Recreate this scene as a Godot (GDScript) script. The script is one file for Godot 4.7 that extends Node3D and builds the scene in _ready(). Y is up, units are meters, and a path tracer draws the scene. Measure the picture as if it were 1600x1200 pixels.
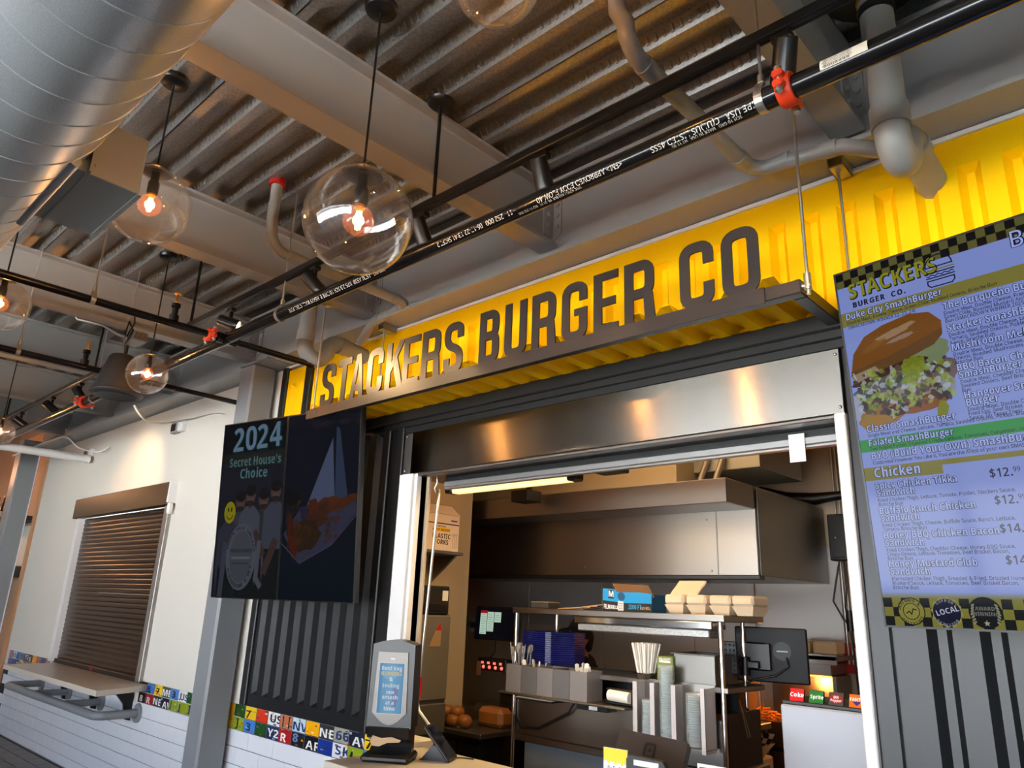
extends Node3D
# ---------------------------------------------------------------- mesh collector
class MB:
	var v := PackedVector3Array()
	var n := PackedVector3Array()
	var uv := PackedVector2Array()
	var xf := Transform3D()
	func t3(a: Vector3, b: Vector3, c: Vector3, na: Vector3, nb: Vector3, nc: Vector3, ua := Vector2(), ub := Vector2(), uc := Vector2()) -> void:
		v.push_back(xf * a); v.push_back(xf * c); v.push_back(xf * b)
		n.push_back((xf.basis * na).normalized()); n.push_back((xf.basis * nc).normalized()); n.push_back((xf.basis * nb).normalized())
		uv.push_back(ua); uv.push_back(uc); uv.push_back(ub)
	func tri(a: Vector3, b: Vector3, c: Vector3) -> void:   # counter-clockwise seen from outside
		var m := (b - a).cross(c - a)
		if m.length_squared() < 1e-16: return
		m = m.normalized(); t3(a, b, c, m, m, m)
	func quad(a: Vector3, b: Vector3, c: Vector3, d: Vector3) -> void:
		tri(a, b, c); tri(a, c, d)
	func face(a: Vector3, b: Vector3, c: Vector3, d: Vector3, u0 := 0.0, v0 := 0.0, u1 := 1.0, v1 := 1.0) -> MB:  # bottom-left, bottom-right, top-right, top-left
		var m := (b - a).cross(c - a).normalized()
		t3(a, b, c, m, m, m, Vector2(u0, v1), Vector2(u1, v1), Vector2(u1, v0))
		t3(a, c, d, m, m, m, Vector2(u0, v1), Vector2(u1, v0), Vector2(u0, v0))
		return self
	func box(lo: Vector3, hi: Vector3, bev := 0.0) -> MB:
		var c := (lo + hi) / 2.0
		var h := (hi - lo).abs() / 2.0
		var b: float = minf(bev, minf(h.x, minf(h.y, h.z)) * 0.9)
		for ax in 3:
			var a1 := (ax + 1) % 3
			var a2 := (ax + 2) % 3
			for s in [-1.0, 1.0]:
				var p := []
				for k in [[-1, -1], [1, -1], [1, 1], [-1, 1]]:
					var q := Vector3()
					q[ax] = s * h[ax]; q[a1] = k[0] * (h[a1] - b); q[a2] = k[1] * (h[a2] - b)
					p.append(c + q)
				if s > 0: quad(p[0], p[1], p[2], p[3])
				else: quad(p[3], p[2], p[1], p[0])
		if b > 0.0:
			for ax in 3:
				var a1 := (ax + 1) % 3
				var a2 := (ax + 2) % 3
				for s1 in [-1.0, 1.0]:
					for s2 in [-1.0, 1.0]:
						var p := []
						for k in [[-1, 0], [1, 0], [1, 1], [-1, 1]]:
							var q := Vector3()
							q[ax] = k[0] * (h[ax] - b)
							q[a1] = s1 * (h[a1] - (b if k[1] else 0.0)); q[a2] = s2 * (h[a2] - (0.0 if k[1] else b))
							p.append(c + q)
						if s1 * s2 < 0: quad(p[0], p[1], p[2], p[3])
						else: quad(p[3], p[2], p[1], p[0])
			for sx in [-1.0, 1.0]:
				for sy in [-1.0, 1.0]:
					for sz in [-1.0, 1.0]:
						var p0 := c + Vector3(sx * h.x, sy * (h.y - b), sz * (h.z - b))
						var p1 := c + Vector3(sx * (h.x - b), sy * h.y, sz * (h.z - b))
						var p2 := c + Vector3(sx * (h.x - b), sy * (h.y - b), sz * h.z)
						if sx * sy * sz > 0: tri(p0, p1, p2)
						else: tri(p2, p1, p0)
		return self
	func bx(cx: float, cy: float, cz: float, sx: float, sy: float, sz: float, bev := 0.0) -> MB:
		return box(Vector3(cx - sx / 2, cy - sy / 2, cz - sz / 2), Vector3(cx + sx / 2, cy + sy / 2, cz + sz / 2), bev)
	func tube(pts: Array, r, seg := 12, caps := true, closed := false) -> MB:
		var np := pts.size()
		var tg := []
		for i in np:
			var a: Vector3 = pts[(i - 1 + np) % np] if (closed or i > 0) else pts[0]
			var b: Vector3 = pts[(i + 1) % np] if (closed or i < np - 1) else pts[np - 1]
			tg.append((b - a).normalized())
		var up: Vector3 = Vector3.UP if absf(tg[0].y) < 0.9 else Vector3.RIGHT
		var u: Vector3 = (up - tg[0] * up.dot(tg[0])).normalized()
		var rings := []
		for i in np:
			u = (u - tg[i] * u.dot(tg[i])).normalized()
			var w: Vector3 = tg[i].cross(u)
			var ring := []
			var rr: float = r[i] if r is Array else r
			for k in seg:
				var an := TAU * k / seg
				var dn := u * cos(an) + w * sin(an)
				ring.append([pts[i] + dn * rr, dn])
			rings.append(ring)
		for i in (np if closed else np - 1):
			var A: Array = rings[i]
			var B: Array = rings[(i + 1) % np]
			for k in seg:
				var k2 := (k + 1) % seg
				t3(A[k][0], A[k2][0], B[k2][0], A[k][1], A[k2][1], B[k2][1])
				t3(A[k][0], B[k2][0], B[k][0], A[k][1], B[k2][1], B[k][1])
		if caps and not closed:
			for k in seg:
				var k2 := (k + 1) % seg
				tri(pts[0], rings[0][k2][0], rings[0][k][0])
				tri(pts[np - 1], rings[np - 1][k][0], rings[np - 1][k2][0])
		return self
	func rod(a: Vector3, b: Vector3, r: float, seg := 10) -> MB:
		return tube([a, b], r, seg)
	func lathe(prof: Array, seg := 20, smooth := true) -> MB:   # Vector2(radius, height), going up on the outside; about y
		var m := prof.size()
		var nn := []
		for i in m - 1:
			var d: Vector2 = prof[i + 1] - prof[i]
			nn.append(Vector2(d.y, -d.x).normalized())
		for i in m - 1:
			var n0: Vector2 = nn[i]
			var n1: Vector2 = nn[i]
			if smooth:
				if i > 0 and nn[i].dot(nn[i - 1]) > 0.6: n0 = (nn[i] + nn[i - 1]).normalized()
				if i < m - 2 and nn[i].dot(nn[i + 1]) > 0.6: n1 = (nn[i] + nn[i + 1]).normalized()
			for k in seg:
				var a0 := TAU * k / seg
				var a1 := TAU * (k + 1) / seg
				var c0 := Vector3(cos(a0), 0, -sin(a0))
				var c1 := Vector3(cos(a1), 0, -sin(a1))
				var p0: Vector3 = c0 * prof[i].x + Vector3.UP * prof[i].y
				var p1: Vector3 = c1 * prof[i].x + Vector3.UP * prof[i].y
				var p2: Vector3 = c1 * prof[i + 1].x + Vector3.UP * prof[i + 1].y
				var p3: Vector3 = c0 * prof[i + 1].x + Vector3.UP * prof[i + 1].y
				var m0 := c0 * n0.x + Vector3.UP * n0.y
				var m1 := c1 * n0.x + Vector3.UP * n0.y
				var m2 := c1 * n1.x + Vector3.UP * n1.y
				var m3 := c0 * n1.x + Vector3.UP * n1.y
				if prof[i].x > 1e-6: t3(p0, p1, p2, m0, m1, m2)
				if prof[i + 1].x > 1e-6: t3(p0, p2, p3, m0, m2, m3)
		return self
	func ball(c: Vector3, r: float, seg := 20, squash := 1.0) -> MB:
		var old := xf
		xf = xf * Transform3D(Basis(), c)
		var p := []
		for i in seg / 2 + 1:
			var a := -PI / 2 + PI * i / (seg / 2)
			p.append(Vector2(maxf(0.0, cos(a) * r), sin(a) * r * squash))
		lathe(p, seg)
		xf = old
		return self
	func prism(poly: PackedVector2Array, z0: float, z1: float) -> MB:   # outline in x, y drawn out along z
		var q := poly
		if Geometry2D.is_polygon_clockwise(q): q = PackedVector2Array(q); q.reverse()
		var ix := Geometry2D.triangulate_polygon(q)
		var area := 0.0
		for i in q.size(): area += q[i].cross(q[(i + 1) % q.size()])
		if area < 0.0: q.reverse(); ix = Geometry2D.triangulate_polygon(q)
		for i in range(0, ix.size(), 3):
			var a := q[ix[i]]
			var b := q[ix[i + 1]]
			var c := q[ix[i + 2]]
			if (b - a).cross(c - a) < 0: var s := b; b = c; c = s
			tri(Vector3(a.x, a.y, z1), Vector3(b.x, b.y, z1), Vector3(c.x, c.y, z1))
			tri(Vector3(a.x, a.y, z0), Vector3(c.x, c.y, z0), Vector3(b.x, b.y, z0))
		for i in q.size():
			var a := q[i]
			var b := q[(i + 1) % q.size()]
			quad(Vector3(a.x, a.y, z0), Vector3(b.x, b.y, z0), Vector3(b.x, b.y, z1), Vector3(a.x, a.y, z1))
		return self
	func ribbon(pts: Array, w: float, z0: float, z1: float, closed := false) -> MB:  # a stroke of even width in the x, y plane, drawn out along z
		var m := pts.size()
		var L := []
		var R := []
		for i in m:
			var p: Vector2 = pts[i]
			var d0: Vector2 = (p - pts[(i - 1 + m) % m]).normalized() if (closed or i > 0) else (pts[1] - p).normalized()
			var d1: Vector2 = (pts[(i + 1) % m] - p).normalized() if (closed or i < m - 1) else d0
			var nn := (Vector2(-d0.y, d0.x) + Vector2(-d1.y, d1.x)).normalized()
			var k: float = (w / 2) / maxf(0.35, nn.dot(Vector2(-d0.y, d0.x)))
			L.append(p + nn * k); R.append(p - nn * k)
		var cnt := m if closed else m - 1
		for i in cnt:
			var j := (i + 1) % m
			quad(Vector3(R[i].x, R[i].y, z1), Vector3(R[j].x, R[j].y, z1), Vector3(L[j].x, L[j].y, z1), Vector3(L[i].x, L[i].y, z1))
			quad(Vector3(L[i].x, L[i].y, z0), Vector3(L[j].x, L[j].y, z0), Vector3(R[j].x, R[j].y, z0), Vector3(R[i].x, R[i].y, z0))
			quad(Vector3(R[i].x, R[i].y, z0), Vector3(R[j].x, R[j].y, z0), Vector3(R[j].x, R[j].y, z1), Vector3(R[i].x, R[i].y, z1))
			quad(Vector3(L[j].x, L[j].y, z0), Vector3(L[i].x, L[i].y, z0), Vector3(L[i].x, L[i].y, z1), Vector3(L[j].x, L[j].y, z1))
		if not closed:
			for e in [0, m - 1]:
				var a: Vector2 = L[e] if e == 0 else R[e]
				var b: Vector2 = R[e] if e == 0 else L[e]
				quad(Vector3(a.x, a.y, z0), Vector3(b.x, b.y, z0), Vector3(b.x, b.y, z1), Vector3(a.x, a.y, z1))
		return self
	func mesh() -> ArrayMesh:
		var a := []
		a.resize(Mesh.ARRAY_MAX)
		a[Mesh.ARRAY_VERTEX] = v; a[Mesh.ARRAY_NORMAL] = n; a[Mesh.ARRAY_TEX_UV] = uv
		var m := ArrayMesh.new()
		m.add_surface_from_arrays(Mesh.PRIMITIVE_TRIANGLES, a)
		return m

# ---------------------------------------------------------------- print: a small painter for screens, labels and plates
class Canvas:
	var w: int
	var h: int
	var d := PackedByteArray()
	var host
	func _init(ww: int, hh: int, c: Color, hst) -> void:
		w = ww; h = hh; host = hst
		d.resize(w * h * 3)
		rect(0, 0, w, h, c)
	func rect(x0: float, y0: float, x1: float, y1: float, c: Color) -> void:
		for y in range(maxi(0, int(y0)), mini(h, int(y1))): span(y, int(x0), int(x1), c)
	func span(y: int, x0: int, x1: int, c: Color) -> void:
		if y < 0 or y >= h: return
		var r := int(c.r * 255); var g := int(c.g * 255); var b := int(c.b * 255)
		var o := (y * w + maxi(0, x0)) * 3
		if c.a >= 0.999:
			for x in range(maxi(0, x0), mini(w, x1)):
				d[o] = r; d[o + 1] = g; d[o + 2] = b
				o += 3
		else:
			var a := c.a
			for x in range(maxi(0, x0), mini(w, x1)):
				d[o] = int(lerpf(d[o], r, a)); d[o + 1] = int(lerpf(d[o + 1], g, a)); d[o + 2] = int(lerpf(d[o + 2], b, a))
				o += 3
	func poly(p: Array, c: Color) -> void:
		var y0 := 1e9
		var y1 := -1e9
		for q in p: y0 = minf(y0, q.y); y1 = maxf(y1, q.y)
		for y in range(maxi(0, int(y0)), mini(h, int(y1) + 1)):
			var yy := y + 0.5
			var xs := []
			for i in p.size():
				var a: Vector2 = p[i]
				var b: Vector2 = p[(i + 1) % p.size()]
				if (a.y <= yy) != (b.y <= yy): xs.append(a.x + (yy - a.y) / (b.y - a.y) * (b.x - a.x))
			xs.sort()
			for i in range(0, xs.size() - 1, 2): span(y, roundi(xs[i]), roundi(xs[i + 1]), c)
	func oval(cx: float, cy: float, rx: float, ry: float, c: Color, turn := 0.0, wob := 0.0, sd := 0) -> void:
		var p := []
		for i in 40:
			var a := TAU * i / 40
			var k := 1.0 + wob * (sin(a * 3 + sd) * 0.5 + sin(a * 7 + sd * 2.3) * 0.35 + sin(a * 12 + sd * 0.7) * 0.2)
			p.append(Vector2(cx, cy) + Vector2(cos(a) * rx * k, sin(a) * ry * k).rotated(turn))
		poly(p, c)
	func line(p: Array, wd: float, c: Color) -> void:
		for i in p.size() - 1:
			var a: Vector2 = p[i]
			var b: Vector2 = p[i + 1]
			var q := (b - a).normalized() * wd / 2
			poly([a - q + Vector2(-q.y, q.x), b + q + Vector2(-q.y, q.x), b + q - Vector2(-q.y, q.x), a - q - Vector2(-q.y, q.x)], c)
	func text(s: String, x: float, y: float, size: float, c: Color, bold := false, grow := 0.0, turn := 0.0, squeeze := 1.0) -> float:   # y is the base line
		var tr: PackedVector3Array = host.glyphs(s, bold)
		var o := [Vector2()]
		if grow > 0.0: o = [Vector2(grow, 0), Vector2(-grow, 0), Vector2(0, grow), Vector2(0, -grow), Vector2(grow, grow) * 0.7, Vector2(-grow, grow) * 0.7, Vector2(grow, -grow) * 0.7, Vector2(-grow, -grow) * 0.7]
		var wide := 0.0
		for off in o:
			for i in range(0, tr.size(), 3):
				var q := []
				for k in 3:
					var p := tr[i + k]
					wide = maxf(wide, p.x * size * squeeze)
					q.append(Vector2(p.x * size * squeeze, -p.y * size).rotated(turn) + Vector2(x, y) + off)
				trif(q[0], q[1], q[2], c)
		return wide
	func trif(a: Vector2, b: Vector2, c: Vector2, col: Color) -> void:
		var y0 := maxi(0, int(floor(minf(a.y, minf(b.y, c.y)) - 0.5)))
		var y1 := mini(h - 1, int(ceil(maxf(a.y, maxf(b.y, c.y)))))
		for y in range(y0, y1 + 1):
			var yy := y + 0.5
			var lo := 1e9
			var hi := -1e9
			for e in [[a, b], [b, c], [c, a]]:
				var p: Vector2 = e[0]
				var q: Vector2 = e[1]
				if (p.y <= yy) != (q.y <= yy):
					var x := p.x + (yy - p.y) / (q.y - p.y) * (q.x - p.x)
					lo = minf(lo, x); hi = maxf(hi, x)
			if hi >= lo:
				var i0 := ceili(lo - 0.5)
				var i1 := floori(hi - 0.5)
				if i1 >= i0: span(y, i0, i1 + 1, col)
	func center(s: String, x: float, y: float, size: float, c: Color, bold := false, grow := 0.0, squeeze := 1.0) -> void:
		var tr: PackedVector3Array = host.glyphs(s, bold)
		var wide := 0.0
		for p in tr: wide = maxf(wide, p.x)
		text(s, x - wide * size * squeeze / 2, y, size, c, bold, grow, 0.0, squeeze)
	func ring_text(s: String, cx: float, cy: float, r: float, size: float, c: Color, a0: float, step: float) -> void:
		for i in s.length():
			var a := a0 + step * i
			var p := Vector2(cx, cy) + Vector2(sin(a), -cos(a)) * r
			text(s[i], p.x, p.y, size, c, true, 0.0, a + (0.0 if step > 0 else PI))
	func tex() -> ImageTexture:
		return ImageTexture.create_from_image(Image.create_from_data(w, h, false, Image.FORMAT_RGB8, d))

var fonts := {}
var glyph_cache := {}
func font(bold: bool) -> SystemFont:
	if not fonts.has(bold):
		var f := SystemFont.new()
		f.font_names = PackedStringArray(["Droid Sans"])
		f.font_weight = 700 if bold else 400
		fonts[bold] = f
	return fonts[bold]
func text_mesh(s: String, bold: bool, depth := 0.0) -> TextMesh:
	var t := TextMesh.new()
	t.font = font(bold); t.text = s; t.font_size = 32; t.pixel_size = 1.0 / 32.0; t.depth = depth; t.curve_step = 3.0
	t.horizontal_alignment = HORIZONTAL_ALIGNMENT_LEFT
	t.vertical_alignment = VERTICAL_ALIGNMENT_BOTTOM
	return t
func glyphs(s: String, bold := false) -> PackedVector3Array:   # triangles of a line of text one unit high, base line at 0
	var key := s + ("*" if bold else "")
	if glyph_cache.has(key): return glyph_cache[key]
	var o := PackedVector3Array()
	if s.strip_edges() != "":
		var a := text_mesh(s, bold).get_mesh_arrays()
		var vs: PackedVector3Array = a[Mesh.ARRAY_VERTEX]
		var ix = a[Mesh.ARRAY_INDEX]
		var x0 := 1e9
		if ix == null or ix.size() == 0:
			o = vs
		else:
			for i in ix: o.push_back(vs[i])
		for p in o: x0 = minf(x0, p.x)
		for i in o.size(): o[i] = o[i] - Vector3(x0, 0.236, 0)
	glyph_cache[key] = o
	return o

# ---------------------------------------------------------------- scene helpers
var names := {}
func numbered(s: String) -> String:
	var k: int = names.get(s, 0)
	names[s] = k + 1
	return s if k == 0 else "%s_%03d" % [s, k]
func thing(called: String, label: String, category: String, at := Vector3.ZERO, group := "", b := Basis()) -> Node3D:
	var o := Node3D.new()
	o.name = numbered(called); add_child(o)
	o.transform = Transform3D(b, at)
	return tag(o, label, category, group)
func tag(o: Node3D, label: String, category: String, group := "") -> Node3D:
	o.set_meta("label", label); o.set_meta("category", category)
	if group: o.set_meta("group", group)
	return o
func put(called: String, m, mat: Material, parent: Node = null) -> MeshInstance3D:
	var o := MeshInstance3D.new()
	o.mesh = m.mesh() if m is MB else m
	o.material_override = mat
	if parent == null:
		o.name = numbered(called); add_child(o)
	else:
		o.name = called; parent.add_child(o, true)
	return o
func struct(called: String, m, mat: Material) -> MeshInstance3D:
	var o := put(called, m, mat)
	o.set_meta("kind", "structure")
	return o
func copy(o: Node3D, at: Vector3, label := "") -> Node3D:
	var c: Node3D = o.duplicate()
	c.name = numbered(String(o.name).rstrip("0123456789").trim_suffix("_")); add_child(c)
	c.position = at
	if label: c.set_meta("label", label)
	return c
func V(x: float, y: float, z: float) -> Vector3: return Vector3(x, y, z)
func arc(c: Vector3, from: Vector3, to: Vector3, r: float, k := 8) -> Array:   # quarter bend about c, from c + from * r to c + to * r
	var o := []
	for i in k + 1:
		var a := PI / 2 * i / k
		o.append(c + (from * cos(a) + to * sin(a)) * r)
	return o

var mats := {}
func mat(key: String, c: Color, rough := 0.6, metal := 0.0) -> StandardMaterial3D:
	if mats.has(key): return mats[key]
	var m := StandardMaterial3D.new()
	m.resource_name = key; m.albedo_color = c; m.roughness = rough; m.metallic = metal
	mats[key] = m
	return m
func noise_tex(freq: float, lo: float, hi: float, sd: int, size := 256, octaves := 4, normal := 0.0) -> NoiseTexture2D:
	var f := FastNoiseLite.new()
	f.seed = sd; f.frequency = freq; f.fractal_octaves = octaves; f.noise_type = FastNoiseLite.TYPE_SIMPLEX
	var t := NoiseTexture2D.new()
	t.width = size; t.height = size; t.seamless = true; t.noise = f
	if normal > 0.0: t.as_normal_map = true; t.bump_strength = normal
	else:
		var g := Gradient.new()
		g.set_color(0, Color(lo, lo, lo)); g.set_color(1, Color(hi, hi, hi))
		t.color_ramp = g
	return t
func tri_planar(m: StandardMaterial3D, s: Vector3) -> StandardMaterial3D:
	m.uv1_triplanar = true; m.uv1_world_triplanar = true; m.uv1_scale = s
	return m
func printed(key: String, t: Texture2D, rough := 0.5, glow := 0.0) -> StandardMaterial3D:
	var m := mat(key, Color.WHITE, rough)
	if glow > 0.0:
		m.albedo_color = Color(0.02, 0.02, 0.025); m.emission_enabled = true; m.emission_texture = t; m.emission = Color.BLACK; m.emission_energy_multiplier = glow
	else: m.albedo_texture = t
	if glow > 0.0: m.metallic_specular = 0.22
	return m
func glow(key: String, c: Color, e: float) -> StandardMaterial3D:
	var m := mat(key, Color(0.8, 0.8, 0.8), 0.5)
	m.emission_enabled = true; m.emission = c; m.emission_energy_multiplier = e
	return m
func omni(at: Vector3, c: Color, e: float, size := 0.03, parent: Node = self) -> void:
	var l := OmniLight3D.new()
	l.light_color = c; l.light_energy = e; l.light_size = size; l.omni_range = 20.0; l.omni_attenuation = 2.0; l.shadow_enabled = true
	parent.add_child(l); l.position = at
func spot(at: Vector3, to: Vector3, c: Color, e: float, cone: float) -> void:
	var l := SpotLight3D.new()
	l.light_color = c; l.light_energy = e; l.light_size = 0.03; l.spot_range = 20.0; l.spot_attenuation = 2.0; l.spot_angle = cone; l.spot_angle_attenuation = 0.7; l.shadow_enabled = true
	add_child(l); l.look_at_from_position(at, to, Vector3.UP if absf((to - at).normalized().y) < 0.98 else Vector3.RIGHT)

# ---------------------------------------------------------------- the place
const WARM := Color(1.0, 0.68, 0.36)
const DECK := 3.785
var rng := RandomNumberGenerator.new()
func _ready() -> void:
	# camera
	var cam := Camera3D.new()
	cam.name = "camera"; add_child(cam)
	cam.transform = Transform3D(Basis(V(0.73284, 0.03669, -0.67941), V(0.17145, 0.95636, 0.23658), V(0.65844, -0.28986, 0.69458)).orthonormalized(), V(0, 1.6, 2.79))
	cam.fov = 55.232; cam.near = 0.05; cam.far = 200.0
	cam.current = true
	# sky, exposure
	var we := WorldEnvironment.new()
	we.name = "environment"; add_child(we)
	var env := Environment.new()
	we.environment = env
	var sm := ProceduralSkyMaterial.new()
	sm.sky_top_color = Color(0.66, 0.78, 0.95); sm.sky_horizon_color = Color(0.95, 0.96, 0.98)
	sm.ground_bottom_color = Color(0.62, 0.6, 0.57); sm.ground_horizon_color = Color(0.75, 0.75, 0.75)
	var sky := Sky.new()
	sky.sky_material = sm
	env.background_mode = Environment.BG_SKY; env.sky = sky
	env.background_energy_multiplier = 2.5
	env.ambient_light_source = Environment.AMBIENT_SOURCE_SKY
	env.tonemap_mode = Environment.TONE_MAPPER_LINEAR
	env.tonemap_exposure = EXPOSURE
	env.sdfgi_enabled = true; env.ssao_enabled = true; env.ssil_enabled = true
	var sun := DirectionalLight3D.new()   # high behind the building: it lights the paving outside, not the room
	sun.name = "sun"; add_child(sun)
	sun.light_color = Color(0.96, 0.985, 1.0); sun.light_energy = SUN; sun.light_angular_distance = 0.5; sun.shadow_enabled = true
	sun.look_at_from_position(V(3, 10, -7), V(0, 0, 0), Vector3.UP)
	rng.seed = 11
	palette()
	shell()
	tiled_wall()
	container()
	ceiling_steel()
	canopy_and_sign()
	pipes()
	drains()
	duct()
	lamps()
	boards()
	serving_window()
	counter_things()
	kitchen()
	kitchen_shelf()
	far_bar()

const EXPOSURE := 2.8
const SUN := 26.0

func palette() -> void:
	var spangle := noise_tex(0.06, 0.82, 1.0, 3)
	var galv := mat("galvanised", Color(0.70, 0.70, 0.69), 0.36, 0.8)
	galv.albedo_texture = spangle; tri_planar(galv, V(3, 3, 3))
	var ductm := mat("duct_metal", Color(0.85, 0.87, 0.88), 0.34, 0.65)
	ductm.albedo_texture = noise_tex(0.11, 0.86, 1.0, 8); ductm.roughness_texture = noise_tex(0.05, 0.8, 1.0, 9); tri_planar(ductm, V(5, 5, 5))
	mat("duct_box", Color(0.66, 0.67, 0.65), 0.42, 0.6)
	var st := mat("brushed_steel", Color(0.64, 0.63, 0.60), 0.21, 1.0)
	st.anisotropy_enabled = true; st.anisotropy = -0.92
	var ks := mat("kitchen_steel", Color(0.56, 0.54, 0.52), 0.33, 1.0)
	ks.metallic_specular = 0.5
	mat("dull_steel", Color(0.5, 0.49, 0.48), 0.38, 0.95)
	mat("chrome", Color(0.85, 0.85, 0.86), 0.12, 1.0)
	mat("grey_paint", Color(0.61, 0.608, 0.60), 0.5)
	mat("grey_paint_cool", Color(0.52, 0.53, 0.545), 0.42)
	mat("plaster", Color(0.87, 0.85, 0.81), 0.8)
	mat("drywall", Color(0.74, 0.66, 0.55), 0.8)
	mat("yellow", Color(1.0, 0.77, 0.0), 0.5).metallic_specular = 0.25
	mat("panel_black", Color(0.10, 0.103, 0.115), 0.36)
	mat("frame_black", Color(0.09, 0.088, 0.086), 0.4)
	mat("sign_black", Color(0.18, 0.155, 0.145), 0.36)
	mat("black", Color(0.04, 0.04, 0.042), 0.4)
	mat("satin_black", Color(0.065, 0.063, 0.062), 0.3)
	mat("rubber", Color(0.05, 0.05, 0.05), 0.7)
	mat("white", Color(0.88, 0.88, 0.87), 0.5)
	mat("white_frame", Color(0.9, 0.89, 0.88), 0.45)
	mat("pvc", Color(0.56, 0.56, 0.545), 0.4)
	mat("orange", Color(0.86, 0.22, 0.05), 0.5)
	mat("red", Color(0.72, 0.08, 0.05), 0.45)
	mat("zinc", Color(0.76, 0.74, 0.70), 0.35, 0.9)
	mat("brass", Color(0.75, 0.55, 0.25), 0.35, 0.9)
	mat("tile_white", Color(0.90, 0.91, 0.93), 0.14)
	mat("grout", Color(0.17, 0.17, 0.18), 0.9)
	mat("stone", Color(0.80, 0.76, 0.70), 0.3)
	mat("floor_tile", Color(0.36, 0.365, 0.37), 0.45)
	mat("floor_grout", Color(0.1, 0.1, 0.1), 0.9)
	mat("wood_trim", Color(0.72, 0.52, 0.36), 0.6)
	mat("concrete", Color(0.62, 0.61, 0.59), 0.9)
	mat("screen_off", Color(0.015, 0.015, 0.018), 0.08)
	var pb := mat("pipe_black", Color(0.075, 0.068, 0.064), 0.22)
	pb.roughness_texture = noise_tex(0.03, 0.6, 1.0, 21); tri_planar(pb, V(2, 6, 6))
	var gl := mat("clear_glass", Color(0.5, 0.5, 0.5, 0.015), 0.02)
	gl.transparency = BaseMaterial3D.TRANSPARENCY_ALPHA
	gl.metallic_specular = 0.9
	var am := mat("amber_glass", Color(0.5, 0.3, 0.1, 0.03), 0.03)
	am.transparency = BaseMaterial3D.TRANSPARENCY_ALPHA
	glow("filament", Color(1.0, 0.66, 0.28), 30.0)
	mat("cardboard", Color(0.50, 0.34, 0.2), 0.85)
	mat("foam", Color(0.86, 0.77, 0.64), 0.8)
	mat("bread", Color(0.62, 0.38, 0.15), 0.4)

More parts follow.
